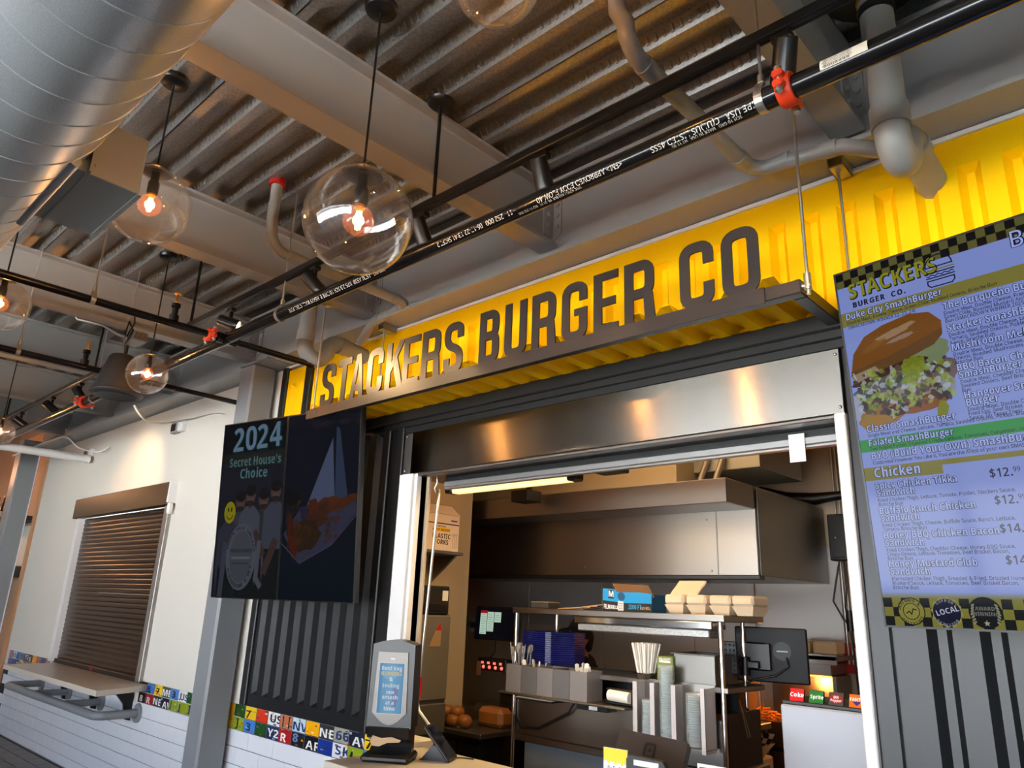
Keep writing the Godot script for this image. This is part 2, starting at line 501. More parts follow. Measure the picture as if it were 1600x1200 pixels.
func shell() -> void:
	# ground outside, floor, side and back walls
	struct("ground", MB.new().box(V(-60, -0.25, 8.8), V(60, -0.12, 60)), mat("concrete", Color(0.62, 0.61, 0.59), 0.9))
	var fl := struct("floor", MB.new().box(V(-16, -0.2, -3.0), V(4.6, -0.012, 8.8)), mats.floor_grout)
	# floor tiles that show at the lower left are single pieces, the rest one surface
	var one := MB.new().box(V(0.003, -0.012, 0.003), V(0.297, 0.0, 0.147), 0.003).mesh()
	for r in 12:
		for k in 22:
			var t := put("floor_tile", one, mats.floor_tile, fl)
			t.position = V(-12.4 + 0.3 * k + (0.15 if r % 2 else 0.0), 0, 0.04 + 0.15 * r)
	var rest := put("floor_tiles", MB.new().box(V(-16, -0.012, 1.84), V(4.6, 0, 8.7)).box(V(-5.65, -0.012, 0.04), V(4.6, 0, 1.84)).box(V(-16, -0.012, -3), V(-12.42, 0, 1.84)).box(V(-12.42, -0.012, -3), V(4.6, 0, 0.02)), mats.floor_tile, fl)
	rest.set_meta("kind", "stuff")
	struct("wall_right", MB.new().box(V(4.5, 0, -3.0), V(4.7, 3.95, 8.8)), mats.plaster)
	# shop front behind the camera: low sill, mullions, head
	var wb := MB.new()
	wb.box(V(-16, -0.1, 8.6), V(4.7, 0.15, 8.8)); wb.box(V(-16, 3.4, 8.6), V(4.7, 3.95, 8.8)); wb.box(V(-16, 0.15, 8.6), V(-7.2, 3.4, 8.8))
	struct("wall_back", wb, mats.grey_paint)
	for k in 6:
		var x := -7.2 + 2.33 * k
		struct("trim_%d" % (k + 1), MB.new().box(V(x, 0.15, 8.64), V(x + 0.1, 3.4, 8.76), 0.005), mats.frame_black)
	struct("wall_left", MB.new().box(V(-16.2, 0, -3.0), V(-16, 3.95, 8.8)), mats.plaster)
	# floor deck overhead: sheets of five ribs, ribs run along the wall
	var ce := struct("ceiling", MB.new().box(V(-16.2, DECK + 0.08, -3.0), V(4.7, DECK + 0.2, 8.8)), mats.grey_paint)
	var prof := []
	var P := 0.175
	var m := MB.new()
	for r in 5:
		var z := -P * r
		for q in [[0.0215, 0.0, -0.0215, 0.0], [-0.0215, 0.0, -0.0465, 0.07], [-0.0465, 0.07, -0.1285, 0.07], [-0.1285, 0.07, -0.1535, 0.0]]:
			var z0: float = z + q[0]
			var z1: float = z + q[2]
			if r == 4 and q[0] < -0.1: z1 += 0.006
			m.quad(V(-16, DECK + q[1], z0), V(-16, DECK + q[3], z1), V(4.5, DECK + q[3], z1), V(4.5, DECK + q[1], z0))
		if r == 4: m.quad(V(-16, DECK, z - 0.1475), V(-16, DECK + 0.012, z - 0.1475), V(4.5, DECK + 0.012, z - 0.1475), V(4.5, DECK, z - 0.1475))
	var sheet := m.mesh()
	for k in 10:
		put("deck_sheet", sheet, mats.galvanised, ce).position = V(0, 0, 8.655 - 5 * P * k + 0.03)
	# stamped lugs on the rib webs near the camera
	var mm := MultiMesh.new()
	mm.transform_format = MultiMesh.TRANSFORM_3D
	var lug := MB.new()
	lug.box(V(-0.0085, -0.019, -0.004), V(0.0085, 0.019, 0.006), 0.003)
	mm.mesh = lug.mesh()
	var at := []
	for r in 52:
		var z := 8.685 - P * r
		if z > 3.4 or z < 0.15: continue
		for k in 190:
			var x := -6.6 + 0.0385 * k
			at.append(Transform3D(Basis(Vector3.RIGHT, atan2(0.025, 0.07)) * Basis(Vector3.BACK, 0.12), V(x, DECK + 0.035, z + 0.034)))
	mm.instance_count = at.size()
	for i in at.size(): mm.set_instance_transform(i, at[i])
	var mi := MultiMeshInstance3D.new()
	mi.multimesh = mm; mi.name = "deck_lugs"; mi.material_override = mats.galvanised
	mi.set_meta("kind", "stuff")
	ce.add_child(mi)

func plates_atlas() -> StandardMaterial3D:   # prints of the cut-up number plates
	var c := Canvas.new(512, 512, Color(0.2, 0.2, 0.2), self)
	var bg := [Color(0.95, 0.78, 0.05), Color(0.85, 0.2, 0.05), Color(0.9, 0.9, 0.88), Color(0.75, 0.45, 0.3), Color(0.75, 0.85, 0.9), Color(0.97, 0.68, 0.02), Color(0.2, 0.2, 0.19), Color(0.62, 0.62, 0.55), Color(0.1, 0.12, 0.2), Color(0.25, 0.5, 0.8), Color(0.12, 0.3, 0.1), Color(0.12, 0.18, 0.35), Color(0.7, 0.1, 0.1), Color(0.15, 0.12, 0.1), Color(0.08, 0.08, 0.09), Color(0.08, 0.2, 0.55), Color(0.88, 0.88, 0.9), Color(0.55, 0.62, 0.1), Color(0.3, 0.35, 0.25), Color(0.5, 0.5, 0.52)]
	var bits := ["7", "", "US", "||", "NV", "", "NEW", "66", "AV", "3", "", "Y2", "R", "8", "ARI", "", "SK", "J", "ME", "TE"]
	for i in 64:
		var x := (i % 8) * 64
		var y := (i / 8) * 64
		var k := i if i < 20 else rng.randi() % 20
		c.rect(x, y, x + 64, y + 64, bg[k])
		var ink: Color = Color(0.06, 0.06, 0.08) if bg[k].get_luminance() > 0.4 else Color(0.92, 0.92, 0.9)
		if i % 3 == 1: ink = ink.lerp(Color(0.1, 0.25, 0.6), 0.6)
		for j in 4:
			var px := x + rng.randf() * 50
			var py := y + rng.randf() * 56
			c.rect(px, py, minf(px + 3 + rng.randf() * 14, x + 63), minf(py + 2 + rng.randf() * 8, y + 63), bg[rng.randi() % 20] * Color(1, 1, 1, 0.7))
		var cell := Canvas.new(64, 64, Color.BLACK, self)
		for yy in 64:
			for xx in 192: cell.d[yy * 192 + xx] = c.d[((y + yy) * 512 + x) * 3 + xx]
		if bits[k] != "": cell.text(bits[k], 2 + rng.randf() * 14, 44 + rng.randf() * 16, 52, ink, true)
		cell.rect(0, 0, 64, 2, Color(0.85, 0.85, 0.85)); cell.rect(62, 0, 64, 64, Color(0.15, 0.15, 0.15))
		for yy in 64:
			for xx in 192: c.d[((y + yy) * 512 + x) * 3 + xx] = cell.d[yy * 192 + xx]
	return printed("plates", c.tex(), 0.3)

func tiled_wall() -> void:
	# white wall left of the steel column, with the hatch in it
	var w := MB.new()
	w.box(V(-10.9, 0.717, -0.2), V(-9.2, 3.325, 0)); w.box(V(-6.86, 0.717, -0.2), V(-5.1, 3.325, 0))
	w.box(V(-9.2, 2.40, -0.2), V(-6.86, 3.325, 0)); w.box(V(-9.2, 0.717, -0.2), V(-6.86, 0.86, 0)); w.box(V(-10.9, -0.02, -0.2), V(-3.3, 0.717, -0.008))
	w.box(V(-5.1, 0.717, -0.2), V(-3.3, 0.882, -0.008))
	struct("wall_front", w, mats.plaster)
	var gr := struct("wall_wainscot", MB.new().box(V(-10.9, 0, -0.008), V(-3.3, 0.882, -0.002)), mats.grout)
	var one := MB.new().box(V(0.0016, 0.0016, -0.004), V(0.3164, 0.1044, 0.004), 0.002).mesh()
	var n := 0
	for r in 7:
		for k in 26:
			var x: float = -11.312 + 0.318 * k + (0.0 if r % 2 == 0 else 0.159)
			if x < -10.9 or x > -3.62: continue
			var y := 0.717 - 0.106 * (r + 1)
			if y < -0.03: continue
			var t := put("wall_tile", one, mats.tile_white, gr)
			t.position = V(x, y, 0.0)
	var pm := plates_atlas()
	n = 0
	for r in 2:
		for k in 52:
			var x := -10.93 + 0.151 * k
			if x < -10.9 or x > -3.45 or (x > -9.35 and x < -6.88): continue
			var i: int = rng.randi() % 64
			if x > -5.05: i = (k - 39) % 9 if r == 0 else 9 + (k - 39) % 9
			var u := (i % 8) / 8.0
			var v := (i / 8) / 8.0
			var b := MB.new()
			b.box(V(0.001, 0.001, -0.004), V(0.15, 0.0805, 0.0025), 0.001)
			b.face(V(0.002, 0.002, 0.0028), V(0.149, 0.002, 0.0028), V(0.149, 0.0795, 0.0028), V(0.002, 0.0795, 0.0028), u + 0.003, v + 0.003, u + 0.122, v + 0.122)
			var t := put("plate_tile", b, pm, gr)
			t.position = V(x, 0.80 - 0.0825 * r, 0.0)
	# roll-up hatch
	var h := thing("roller_hatch", "closed bronze metal roller shutter in the white wall above the pale ledge", "shutter")
	put("hood", MB.new().box(V(-9.32, 2.36, -0.02), V(-6.79, 2.575, 0.06), 0.008), mat("bronze_hood", Color(0.36, 0.33, 0.27), 0.3, 0.9), h)
	var br := mat("bronze", Color(0.36, 0.30, 0.25), 0.26, 0.9)
	var slat := MB.new()
	var sp := []
	for i in 7:
		var a := -1.15 + 2.3 * i / 6.0
		sp.append([0.0225 + 0.0215 * sin(a), 0.006 * cos(a)])
	for i in 6:
		slat.quad(V(-9.15, sp[i][0], sp[i][1]), V(-6.89, sp[i][0], sp[i][1]), V(-6.89, sp[i + 1][0], sp[i + 1][1]), V(-9.15, sp[i + 1][0], sp[i + 1][1]))
	slat.box(V(-9.15, 0.0, -0.012), V(-6.89, 0.0455, -0.0015))
	var sl := slat.mesh()
	for k in 32: put("slat", sl, br, h).position = V(0, 0.90 + 0.0456 * k, -0.03)
	put("bottom_bar", MB.new().box(V(-9.16, 0.862, -0.05), V(-6.88, 0.90, 0.0), 0.004), mats.frame_black, h)
	for x in [-9.2, -6.86]: put("guide", MB.new().box(V(x - 0.045, 0.87, -0.05), V(x + 0.045, 2.36, 0.035), 0.004), mats.white_frame if x < -8 else mat("hatch_guide", Color(0.6, 0.58, 0.55), 0.4, 0.6), h)
	put("bracket", MB.new().box(V(-6.79, 2.38, 0.0), V(-6.77, 2.585, 0.075), 0.003).box(V(-6.8, 2.28, 0.02), V(-6.75, 2.38, 0.06), 0.01), mats.white_frame, h)
	put("warning_label", MB.new().box(V(-8.1, 0.868, 0.0), V(-8.02, 0.892, 0.002)), mats.red, h)
	# ledge on black brackets, and the pipe guard below it
	var s := thing("ledge", "pale stone ledge on black brackets below the closed roller shutter", "ledge")
	put("slab", MB.new().prism(PackedVector2Array([Vector2(-9.04, 0.0), Vector2(-6.7, 0.0), Vector2(-6.63, -0.09), Vector2(-6.46, -0.475), Vector2(-9.04, -0.475)]), 0.0, 0.042), mats.stone, s).transform = Transform3D(Basis(Vector3.RIGHT, -PI / 2), V(0, 0.82, 0.006))
	for x in [-6.95, -7.75, -8.55]:
		var p := PackedVector2Array([Vector2(0, 0), Vector2(0.32, 0), Vector2(0.32, -0.02), Vector2(0.14, -0.05), Vector2(0.07, -0.13), Vector2(0.04, -0.25), Vector2(0, -0.26)])
		put("bracket", MB.new().prism(p, -0.018, 0.018), mats.black, s).transform = Transform3D(Basis(Vector3.UP, -PI / 2), V(x, 0.82, 0.006))
	var g := thing("pipe_guard", "grey bent pipe guard rail fixed low on the tiled wall under the ledge", "rail")
	var pts := [V(-6.79, 0.635, 0.01)]
	pts.append_array(arc(V(-6.85, 0.635, 0.26), V(1, 0, 0), V(0, 0, 1), 0.08, 6))
	pts.append_array(arc(V(-9.27, 0.635, 0.26), V(0, 0, 1), V(-1, 0, 0), 0.08, 6))
	pts.append(V(-9.35, 0.635, 0.01))
	put("rail", MB.new().tube(pts, 0.034, 14), mats.grey_paint_cool, g)
	for x in [-7.62, -8.49]: put("arm", MB.new().rod(V(x, 0.635, 0.01), V(x, 0.635, 0.33), 0.03, 14), mats.grey_paint_cool, g)
	for x in [-6.79, -7.62, -8.49, -9.35]: put("flange", MB.new().rod(V(x, 0.635, 0.004), V(x, 0.635, 0.022), 0.075, 18), mats.grey_paint_cool, g)
	# sensors
	for q in [[-6.94, 3.1, "small grey and white sensor box high on the wall above the shutter's right end"], [-9.33, 3.11, "small grey sensor box high on the wall above the shutter's left end"]]:
		var o := thing("wall_sensor", q[2], "sensor", V(q[0], q[1], 0))
		put("base", MB.new().box(V(-0.1, -0.055, 0), V(0.03, 0.055, 0.05), 0.006), mats.grey_paint, o)
		put("cover", MB.new().box(V(0.035, -0.05, 0), V(0.13, 0.05, 0.045), 0.008), mats.white, o)
		put("lens", MB.new().box(V(-0.085, -0.035, 0.045), V(0.01, 0.035, 0.056), 0.004), mats.black, o)
	# wall end trim
	struct("trim_20", MB.new().box(V(-10.98, 0.0, -0.2), V(-10.9, 3.2, 0.03), 0.004), mats.wood_trim)

func corr(m: MB, x0: float, x1: float, y0: float, y1: float, z: float, phase: float, band_lo: float, band_hi: float, P := 0.147) -> void:
	# pressed container side: flat faces with trapezoid recesses between flat bands
	var dp := 0.034
	var s := 0.024
	var yb := y0 + band_lo
	var yt := y1 - band_hi
	m.quad(V(x0, y0, z), V(x1, y0, z), V(x1, yb, z), V(x0, yb, z))
	m.quad(V(x0, yt, z), V(x1, yt, z), V(x1, y1, z), V(x0, y1, z))
	var last := x0
	var k := ceili((x0 - phase) / P)
	while phase + k * P + 0.076 < x1:
		var a := phase + k * P
		var b := a + 0.076
		m.quad(V(last, yb, z), V(a, yb, z), V(a, yt, z), V(last, yt, z))
		var i0 := V(a + s, yb + s, z - dp)
		var i1 := V(b - s, yb + s, z - dp)
		var i2 := V(b - s, yt - s, z - dp)
		var i3 := V(a + s, yt - s, z - dp)
		m.quad(i0, i1, i2, i3)
		m.quad(V(a, yb, z), i0, i3, V(a, yt, z))
		m.quad(i1, V(b, yb, z), V(b, yt, z), i2)
		m.quad(V(a, yb, z), V(b, yb, z), i1, i0)
		m.quad(i3, i2, V(b, yt, z), V(a, yt, z))
		last = b
		k += 1
	m.quad(V(last, yb, z), V(x1, yb, z), V(x1, yt, z), V(last, yt, z))
	m.box(V(x0, y0, z - 0.075), V(x1, y1, z - 0.045))

func container() -> void:
	var w := struct("wall_container_top", MB.new().box(V(-5.1, 2.66, -0.2), V(4.5, 3.3, -0.09)), mats.frame_black)
	var wl := struct("wall_container_left", MB.new().box(V(-5.1, 0.884, -0.2), V(-3.52, 2.66, -0.09)), mats.frame_black)
	var wr := struct("wall_container_right", MB.new().box(V(-0.9, 0, -0.2), V(4.5, 2.66, -0.09)), mats.frame_black)
	var m := MB.new()
	corr(m, -4.69, 4.5, 2.70, 3.318, 0.0, -1.16 - 0.143 * 30, 0.0, 0.115, 0.143)
	put("yellow_panel", m, mats.yellow, w)
	m = MB.new()
	corr(m, -5.06, -4.76, 2.70, 3.30, 0.0, -5.0, 0.0, 0.115, 0.143)
	put("yellow_panel", m, mats.yellow, w)
	put("corner_post", MB.new().box(V(-4.765, 2.66, -0.09), V(-4.685, 3.33, 0.03), 0.006), mats.frame_black, w)
	put("end_post", MB.new().box(V(-5.12, 0.882, -0.09), V(-5.045, 3.33, 0.02), 0.006), mats.frame_black, w)
	put("top_angle", MB.new().box(V(-5.1, 3.318, -0.06), V(4.5, 3.338, 0.012), 0.003), mats.white_frame, w)
	m = MB.new()
	corr(m, -5.06, -3.70, 0.884, 2.70, 0.0, -4.86, 0.075, 0.06)
	put("black_panel", m, mats.panel_black, wl)
	m = MB.new()
	corr(m, -0.835, 4.5, 0.1, 2.70, 0.0, -0.73, 0.1, 0.06, 0.152)
	put("black_panel", m, mats.panel_black, wr)
	# posts and beam round the serving opening
	put("opening_post", MB.new().box(V(-3.715, 0.884, -0.09), V(-3.655, 2.66, 0.03), 0.006).box(V(-3.655, 0.884, -0.09), V(-3.575, 2.66, 0.012), 0.006).box(V(-3.575, 0.884, -0.09), V(-3.52, 2.66, 0.03), 0.006), mats.frame_black, wl)
	put("opening_post", MB.new().box(V(-0.908, 0.1, -0.09), V(-0.835, 2.66, 0.012), 0.006), mats.panel_black, wr)
	put("opening_beam", MB.new().box(V(-3.98, 2.665, -0.05), V(-0.83, 2.735, 0.05), 0.006), mats.frame_black, w)
	put("opening_beam", MB.new().box(V(-3.72, 2.63, -0.05), V(-0.83, 2.668, 0.035), 0.004).box(V(-3.58, 2.592, -0.05), V(-0.83, 2.633, 0.02), 0.004), mats.frame_black, w)

func I_beam(m: MB, w: float, h: float, tf: float, tw: float, l0: float, l1: float) -> MB:   # section in x, y with the underside at y = 0, along z
	var p := PackedVector2Array([Vector2(-w / 2, 0), Vector2(w / 2, 0), Vector2(w / 2, tf), Vector2(tw / 2 + 0.008, tf), Vector2(tw / 2, tf + 0.008), Vector2(tw / 2, h - tf - 0.008), Vector2(tw / 2 + 0.008, h - tf), Vector2(w / 2, h - tf), Vector2(w / 2, h), Vector2(-w / 2, h), Vector2(-w / 2, h - tf), Vector2(-tw / 2 - 0.008, h - tf), Vector2(-tw / 2, h - tf - 0.008), Vector2(-tw / 2, tf + 0.008), Vector2(-tw / 2 - 0.008, tf), Vector2(-w / 2, tf)])
	return m.prism(p, l0, l1)

func ceiling_steel() -> void:
	var look := ["grey steel ceiling beam over the right end of the yellow canopy", "broad grey steel ceiling beam running behind the largest globe lamp", "grey steel ceiling beam behind the globe lamp beside the duct box", "grey steel ceiling beam passing above the black branch pipe with the first sprinkler", "grey steel ceiling beam behind the dark pendant speaker", "grey steel ceiling beam over the shutter's far end", "grey steel ceiling beam nearest the far bar", "grey steel ceiling beam over the menu board, out to the right"]
	var xs := [-0.772, -2.336, -3.92, -5.52, -7.06, -8.62, -10.2, 0.8]
	var mesh := I_beam(MB.new(), 0.128, DECK - 3.44, 0.017, 0.011, 0.085, 8.6).mesh()
	for i in xs.size():
		var b := thing("ceiling_beam", look[i], "beam", V(xs[i], 3.44, 0), "grey ceiling beams")
		put("steel_section", mesh, mats.grey_paint, b)
	var led := thing("ledger_beam", "long grey steel beam along the wall top, above the yellow container", "beam", V(0, 3.342, 0.045))
	var lb := MB.new()
	lb.xf = Transform3D(Basis(Vector3.UP, PI / 2), Vector3.ZERO)
	I_beam(lb, 0.27, DECK - 3.342, 0.02, 0.02, -11.2, 4.5)
	put("steel_section", lb, mats.grey_paint, led)
	for x in xs:
		var pl := put("connection_plate", MB.new().prism(PackedVector2Array([Vector2(0.006, 0.15), Vector2(0.07, 0.19), Vector2(0.07, 0.40), Vector2(0.006, 0.40)]), 0.010, 0.019).box(V(0.006, 0.17, 0.019), V(0.015, 0.40, 0.095), 0.001), mats.grey_paint, led)
		pl.position = V(x, 0, 0)
		for k in 3:
			put("bolt", MB.new().rod(V(0.045, 0.235 + 0.065 * k, 0.018), V(0.045, 0.235 + 0.065 * k, 0.028), 0.013, 8), mats.grey_paint, pl)
			put("bolt", MB.new().rod(V(0.014, 0.235 + 0.065 * k, 0.062), V(0.032, 0.235 + 0.065 * k, 0.062), 0.012, 6), mats.grey_paint, pl)
	var c1 := thing("steel_column", "square grey steel column between the white wall and the wall screens", "column", V(-5.29, 0, 0.135))
	put("shaft", MB.new().box(V(-0.105, 0, -0.1), V(0.105, 3.335, 0.1), 0.016), mats.grey_paint_cool, c1)
	put("cap_plate", MB.new().box(V(-0.12, 3.335, -0.13), V(0.3, 3.347, 0.1)), mats.grey_paint_cool, c1)
	var c2 := thing("steel_column", "grey steel column at the far left end of the white wall", "column", V(-11.12, 0, 0.2))
	put("shaft", MB.new().box(V(-0.13, 0, -0.11), V(0.13, 3.44, 0.11), 0.016), mats.grey_paint_cool, c2)

# ---------------------------------------------------------------- canopy and sign
func rounded(pts: Array, r: float, closed := false) -> Array:
	var o := []
	var m := pts.size()
	for i in m:
		if not closed and (i == 0 or i == m - 1): o.append(pts[i]); continue
		var p: Vector2 = pts[i]
		var a: Vector2 = pts[(i - 1 + m) % m]
		var b: Vector2 = pts[(i + 1) % m]
		var ra: float = minf(r, a.distance_to(p) * 0.48)
		var rb: float = minf(r, b.distance_to(p) * 0.48)
		var p0 := p + (a - p).normalized() * ra
		var p1 := p + (b - p).normalized() * rb
		for k in 6:
			var t := k / 5.0
			o.append(p0 * (1 - t) * (1 - t) + p * 2 * t * (1 - t) + p1 * t * t)
	return o
func letter(ch: String, w: float, h: float, t: float, z0: float, z1: float) -> MB:
	var m := MB.new()
	var L := t / 2
	var R := w - t / 2
	var B := t / 2
	var T := h - t / 2
	var r := 0.042
	match ch:
		"O": m.ribbon(rounded([Vector2(L, B), Vector2(R, B), Vector2(R, T), Vector2(L, T)], r, true), t, z0, z1, true)
		"C": m.ribbon(rounded([Vector2(R, h * 0.64), Vector2(R, T), Vector2(L, T), Vector2(L, B), Vector2(R, B), Vector2(R, h * 0.36)], r), t, z0, z1)
		"G":
			m.ribbon(rounded([Vector2(R, h * 0.66), Vector2(R, T), Vector2(L, T), Vector2(L, B), Vector2(R, B), Vector2(R, h * 0.53)], r), t, z0, z1)
			m.box(V(w * 0.5, h * 0.42, z0 - 0.0006), V(w - 0.0005, h * 0.53, z1 + 0.0006))
		"S": m.ribbon(rounded([Vector2(R, h * 0.68), Vector2(R, T), Vector2(L, T), Vector2(L, h * 0.58), Vector2(R, h * 0.42), Vector2(R, B), Vector2(L, B), Vector2(L, h * 0.31)], r), t, z0, z1)
		"U": m.ribbon(rounded([Vector2(L, h), Vector2(L, B), Vector2(R, B), Vector2(R, h)], r), t, z0, z1)
		"T": m.box(V(0, h - t, z0), V(w, h, z1)); m.box(V(w / 2 - t / 2, 0, z0), V(w / 2 + t / 2, h - t, z1))
		"E":
			m.box(V(0, 0, z0), V(t, h, z1))
			for y in [0.0, h / 2 - t * 0.42, h - t * 0.85]: m.box(V(t, y, z0), V(w * (0.9 if y > 0.0 and y < h * 0.6 else 1.0), y + t * 0.85, z1))
		"A":
			var k := t * 0.98
			m.prism(PackedVector2Array([Vector2(0, 0), Vector2(k, 0), Vector2(w / 2 + 0.001, h * 0.86), Vector2(w / 2 + 0.001, h), Vector2(w * 0.34, h)]), z0, z1)
			m.prism(PackedVector2Array([Vector2(w, 0), Vector2(w - k, 0), Vector2(w / 2 - 0.001, h * 0.86), Vector2(w / 2 - 0.001, h), Vector2(w * 0.66, h)]), z0 - 0.0006, z1 + 0.0006)
			m.box(V(k, h * 0.19, z0), V(w - k, h * 0.33, z1))
		"K":
			m.box(V(0, 0, z0), V(t, h, z1))
			m.prism(PackedVector2Array([Vector2(t, h * 0.36), Vector2(t, h * 0.58), Vector2(w - t * 1.05, h), Vector2(w, h)]), z0, z1)
			m.prism(PackedVector2Array([Vector2(w * 0.40, h * 0.54), Vector2(w * 0.62, h * 0.68), Vector2(w * 1.04, 0), Vector2(w * 1.04 - t * 1.05, 0)]), z0 - 0.0006, z1 + 0.0006)
		"R":
			m.box(V(0, 0, z0), V(t, h, z1))
			m.ribbon(rounded([Vector2(t, T), Vector2(R, T), Vector2(R, h * 0.47), Vector2(t, h * 0.47)], r), t, z0, z1)
			m.prism(PackedVector2Array([Vector2(w - t * 1.15, h * 0.42), Vector2(w - t * 0.2, h * 0.46), Vector2(w + 0.004, 0), Vector2(w - t, 0)]), z0 - 0.0006, z1 + 0.0006)
		"B":
			m.box(V(0, 0, z0), V(t, h, z1))
			m.ribbon(rounded([Vector2(t, T), Vector2(R - 0.003, T), Vector2(R - 0.003, h * 0.52), Vector2(t, h * 0.52)], r), t, z0, z1)
			m.ribbon(rounded([Vector2(t, h * 0.52), Vector2(R, h * 0.52), Vector2(R, B), Vector2(t, B)], r), t, z0 - 0.0006, z1 + 0.0006)
	return m

func canopy_and_sign() -> void:
	var c := thing("canopy", "yellow corrugated metal canopy in a black frame over the serving opening", "canopy")
	var x0 := -3.985
	var x1 := -0.885
	put("frame_tube", MB.new().box(V(x0, 2.677, 0.37), V(x1, 2.73, 0.42), 0.004), mats.sign_black, c)
	put("frame_tube", MB.new().box(V(x0, 2.677, 0.05), V(x0 + 0.05, 2.73, 0.37), 0.004), mats.frame_black, c)
	put("frame_tube", MB.new().box(V(x1 - 0.05, 2.677, 0.05), V(x1, 2.73, 0.37), 0.004), mats.frame_black, c)
	var m := MB.new()
	var P := 0.143
	for k in 22:
		var x := x1 - 0.02 - P * k
		var a := [[0.0, 0.0, 0.052], [-0.052, 0.036, 0.022], [-0.074, 0.036, 0.044], [-0.118, 0.0, 0.025]]
		var xs := [x, x - 0.052, x - 0.074, x - 0.118, x - P]
		var ys := [2.732, 2.732, 2.77, 2.77, 2.732]
		for i in 4:
			if xs[i + 1] < x0: break
			m.quad(V(xs[i + 1], ys[i + 1], 0.415), V(xs[i], ys[i], 0.415), V(xs[i], ys[i], 0.0), V(xs[i + 1], ys[i + 1], 0.0))
			m.quad(V(xs[i], ys[i] - 0.002, 0.415), V(xs[i + 1], ys[i + 1] - 0.002, 0.415), V(xs[i + 1], ys[i + 1] - 0.002, 0.0), V(xs[i], ys[i] - 0.002, 0.0))
			m.quad(V(xs[i], ys[i] - 0.002, 0.415), V(xs[i], ys[i], 0.415), V(xs[i + 1], ys[i + 1], 0.415), V(xs[i + 1], ys[i + 1] - 0.002, 0.415))
	put("roof_sheet", m, mats.yellow, c)
	for x in [x1 + 0.004, x0 - 0.004]:
		put("eye_bolt", MB.new().rod(V(x - 0.012, 2.705, 0.40), V(x + 0.024, 2.705, 0.40), 0.012, 8).rod(V(x + 0.014, 2.69, 0.40), V(x + 0.014, 2.75, 0.40), 0.014, 10).rod(V(x + 0.014, 2.672, 0.40), V(x + 0.014, 2.69, 0.40), 0.008, 8), mats.zinc, c)
	for q in [[x1 + 0.018, "steel hanger rod at the right front corner of the yellow canopy"], [x0 + 0.010, "steel hanger rod at the left front corner of the yellow canopy"]]:
		var r := thing("hanger_rod", q[1], "rod")
		put("rod", MB.new().rod(V(q[0], 2.75, 0.40), V(q[0], 3.44, 0.40), 0.0065, 8), mats.zinc, r)
		put("beam_clamp", MB.new().bx(q[0] + 0.02, 3.432, 0.40, 0.05, 0.014, 0.03, 0.003), mats.zinc, r)
	for q in [[-0.82, 2.3, "thin steel rod and bracket hanging behind the menu board"], [-3.72, 2.77, "thin steel rod and bracket hanging behind the letter K"]]:
		var r := thing("bracket_rod", q[2], "rod", V(q[0], 3.342, 0.07))
		put("strut_bracket", MB.new().box(V(-0.03, -0.045, -0.05), V(0.03, -0.04, 0.06)).box(V(-0.03, -0.045, -0.05), V(-0.026, 0.0, 0.06)).box(V(0.026, -0.045, -0.05), V(0.03, 0.0, 0.06)).box(V(-0.03, -0.004, -0.05), V(0.03, 0.0, 0.06)), mats.zinc, r)
		put("rod", MB.new().rod(V(0, q[1] - 3.342, 0.03), V(0, -0.03, 0.03), 0.0055, 8).rod(V(0, -0.058, 0.03), V(0, -0.046, 0.03), 0.012, 6), mats.zinc, r)
	# the cut-out sign
	var s := thing("sign", "dark metal cut-out sign reading STACKERS BURGER CO on the canopy edge", "sign", V(0, 2.722, 0.421))
	put("base_bar", MB.new().box(V(-3.968, -0.054, 0), V(-1.012, 0.008, 0.008), 0.002), mats.sign_black, s)
	put("end_plate", MB.new().box(V(-4.0, -0.054, -0.003), V(-3.88, 0.002, 0.010), 0.002), mats.sign_black, s)
	var word := "STACKERSBURGERCO"
	var lx := [-3.866, -3.698, -3.558, -3.394, -3.219, -3.068, -2.912, -2.735, -2.474, -2.302, -2.128, -1.949, -1.773, -1.613, -1.352, -1.172]
	var lw := [0.140, 0.138, 0.138, 0.145, 0.152, 0.136, 0.146, 0.142, 0.134, 0.140, 0.142, 0.141, 0.128, 0.144, 0.147, 0.148]
	for i in word.length():
		var o := put("letter_" + word[i].to_lower(), letter(word[i], lw[i], 0.278, 0.044, 0.0, 0.007), mats.sign_black, s)
		o.position = V(lx[i], -0.004, 0)

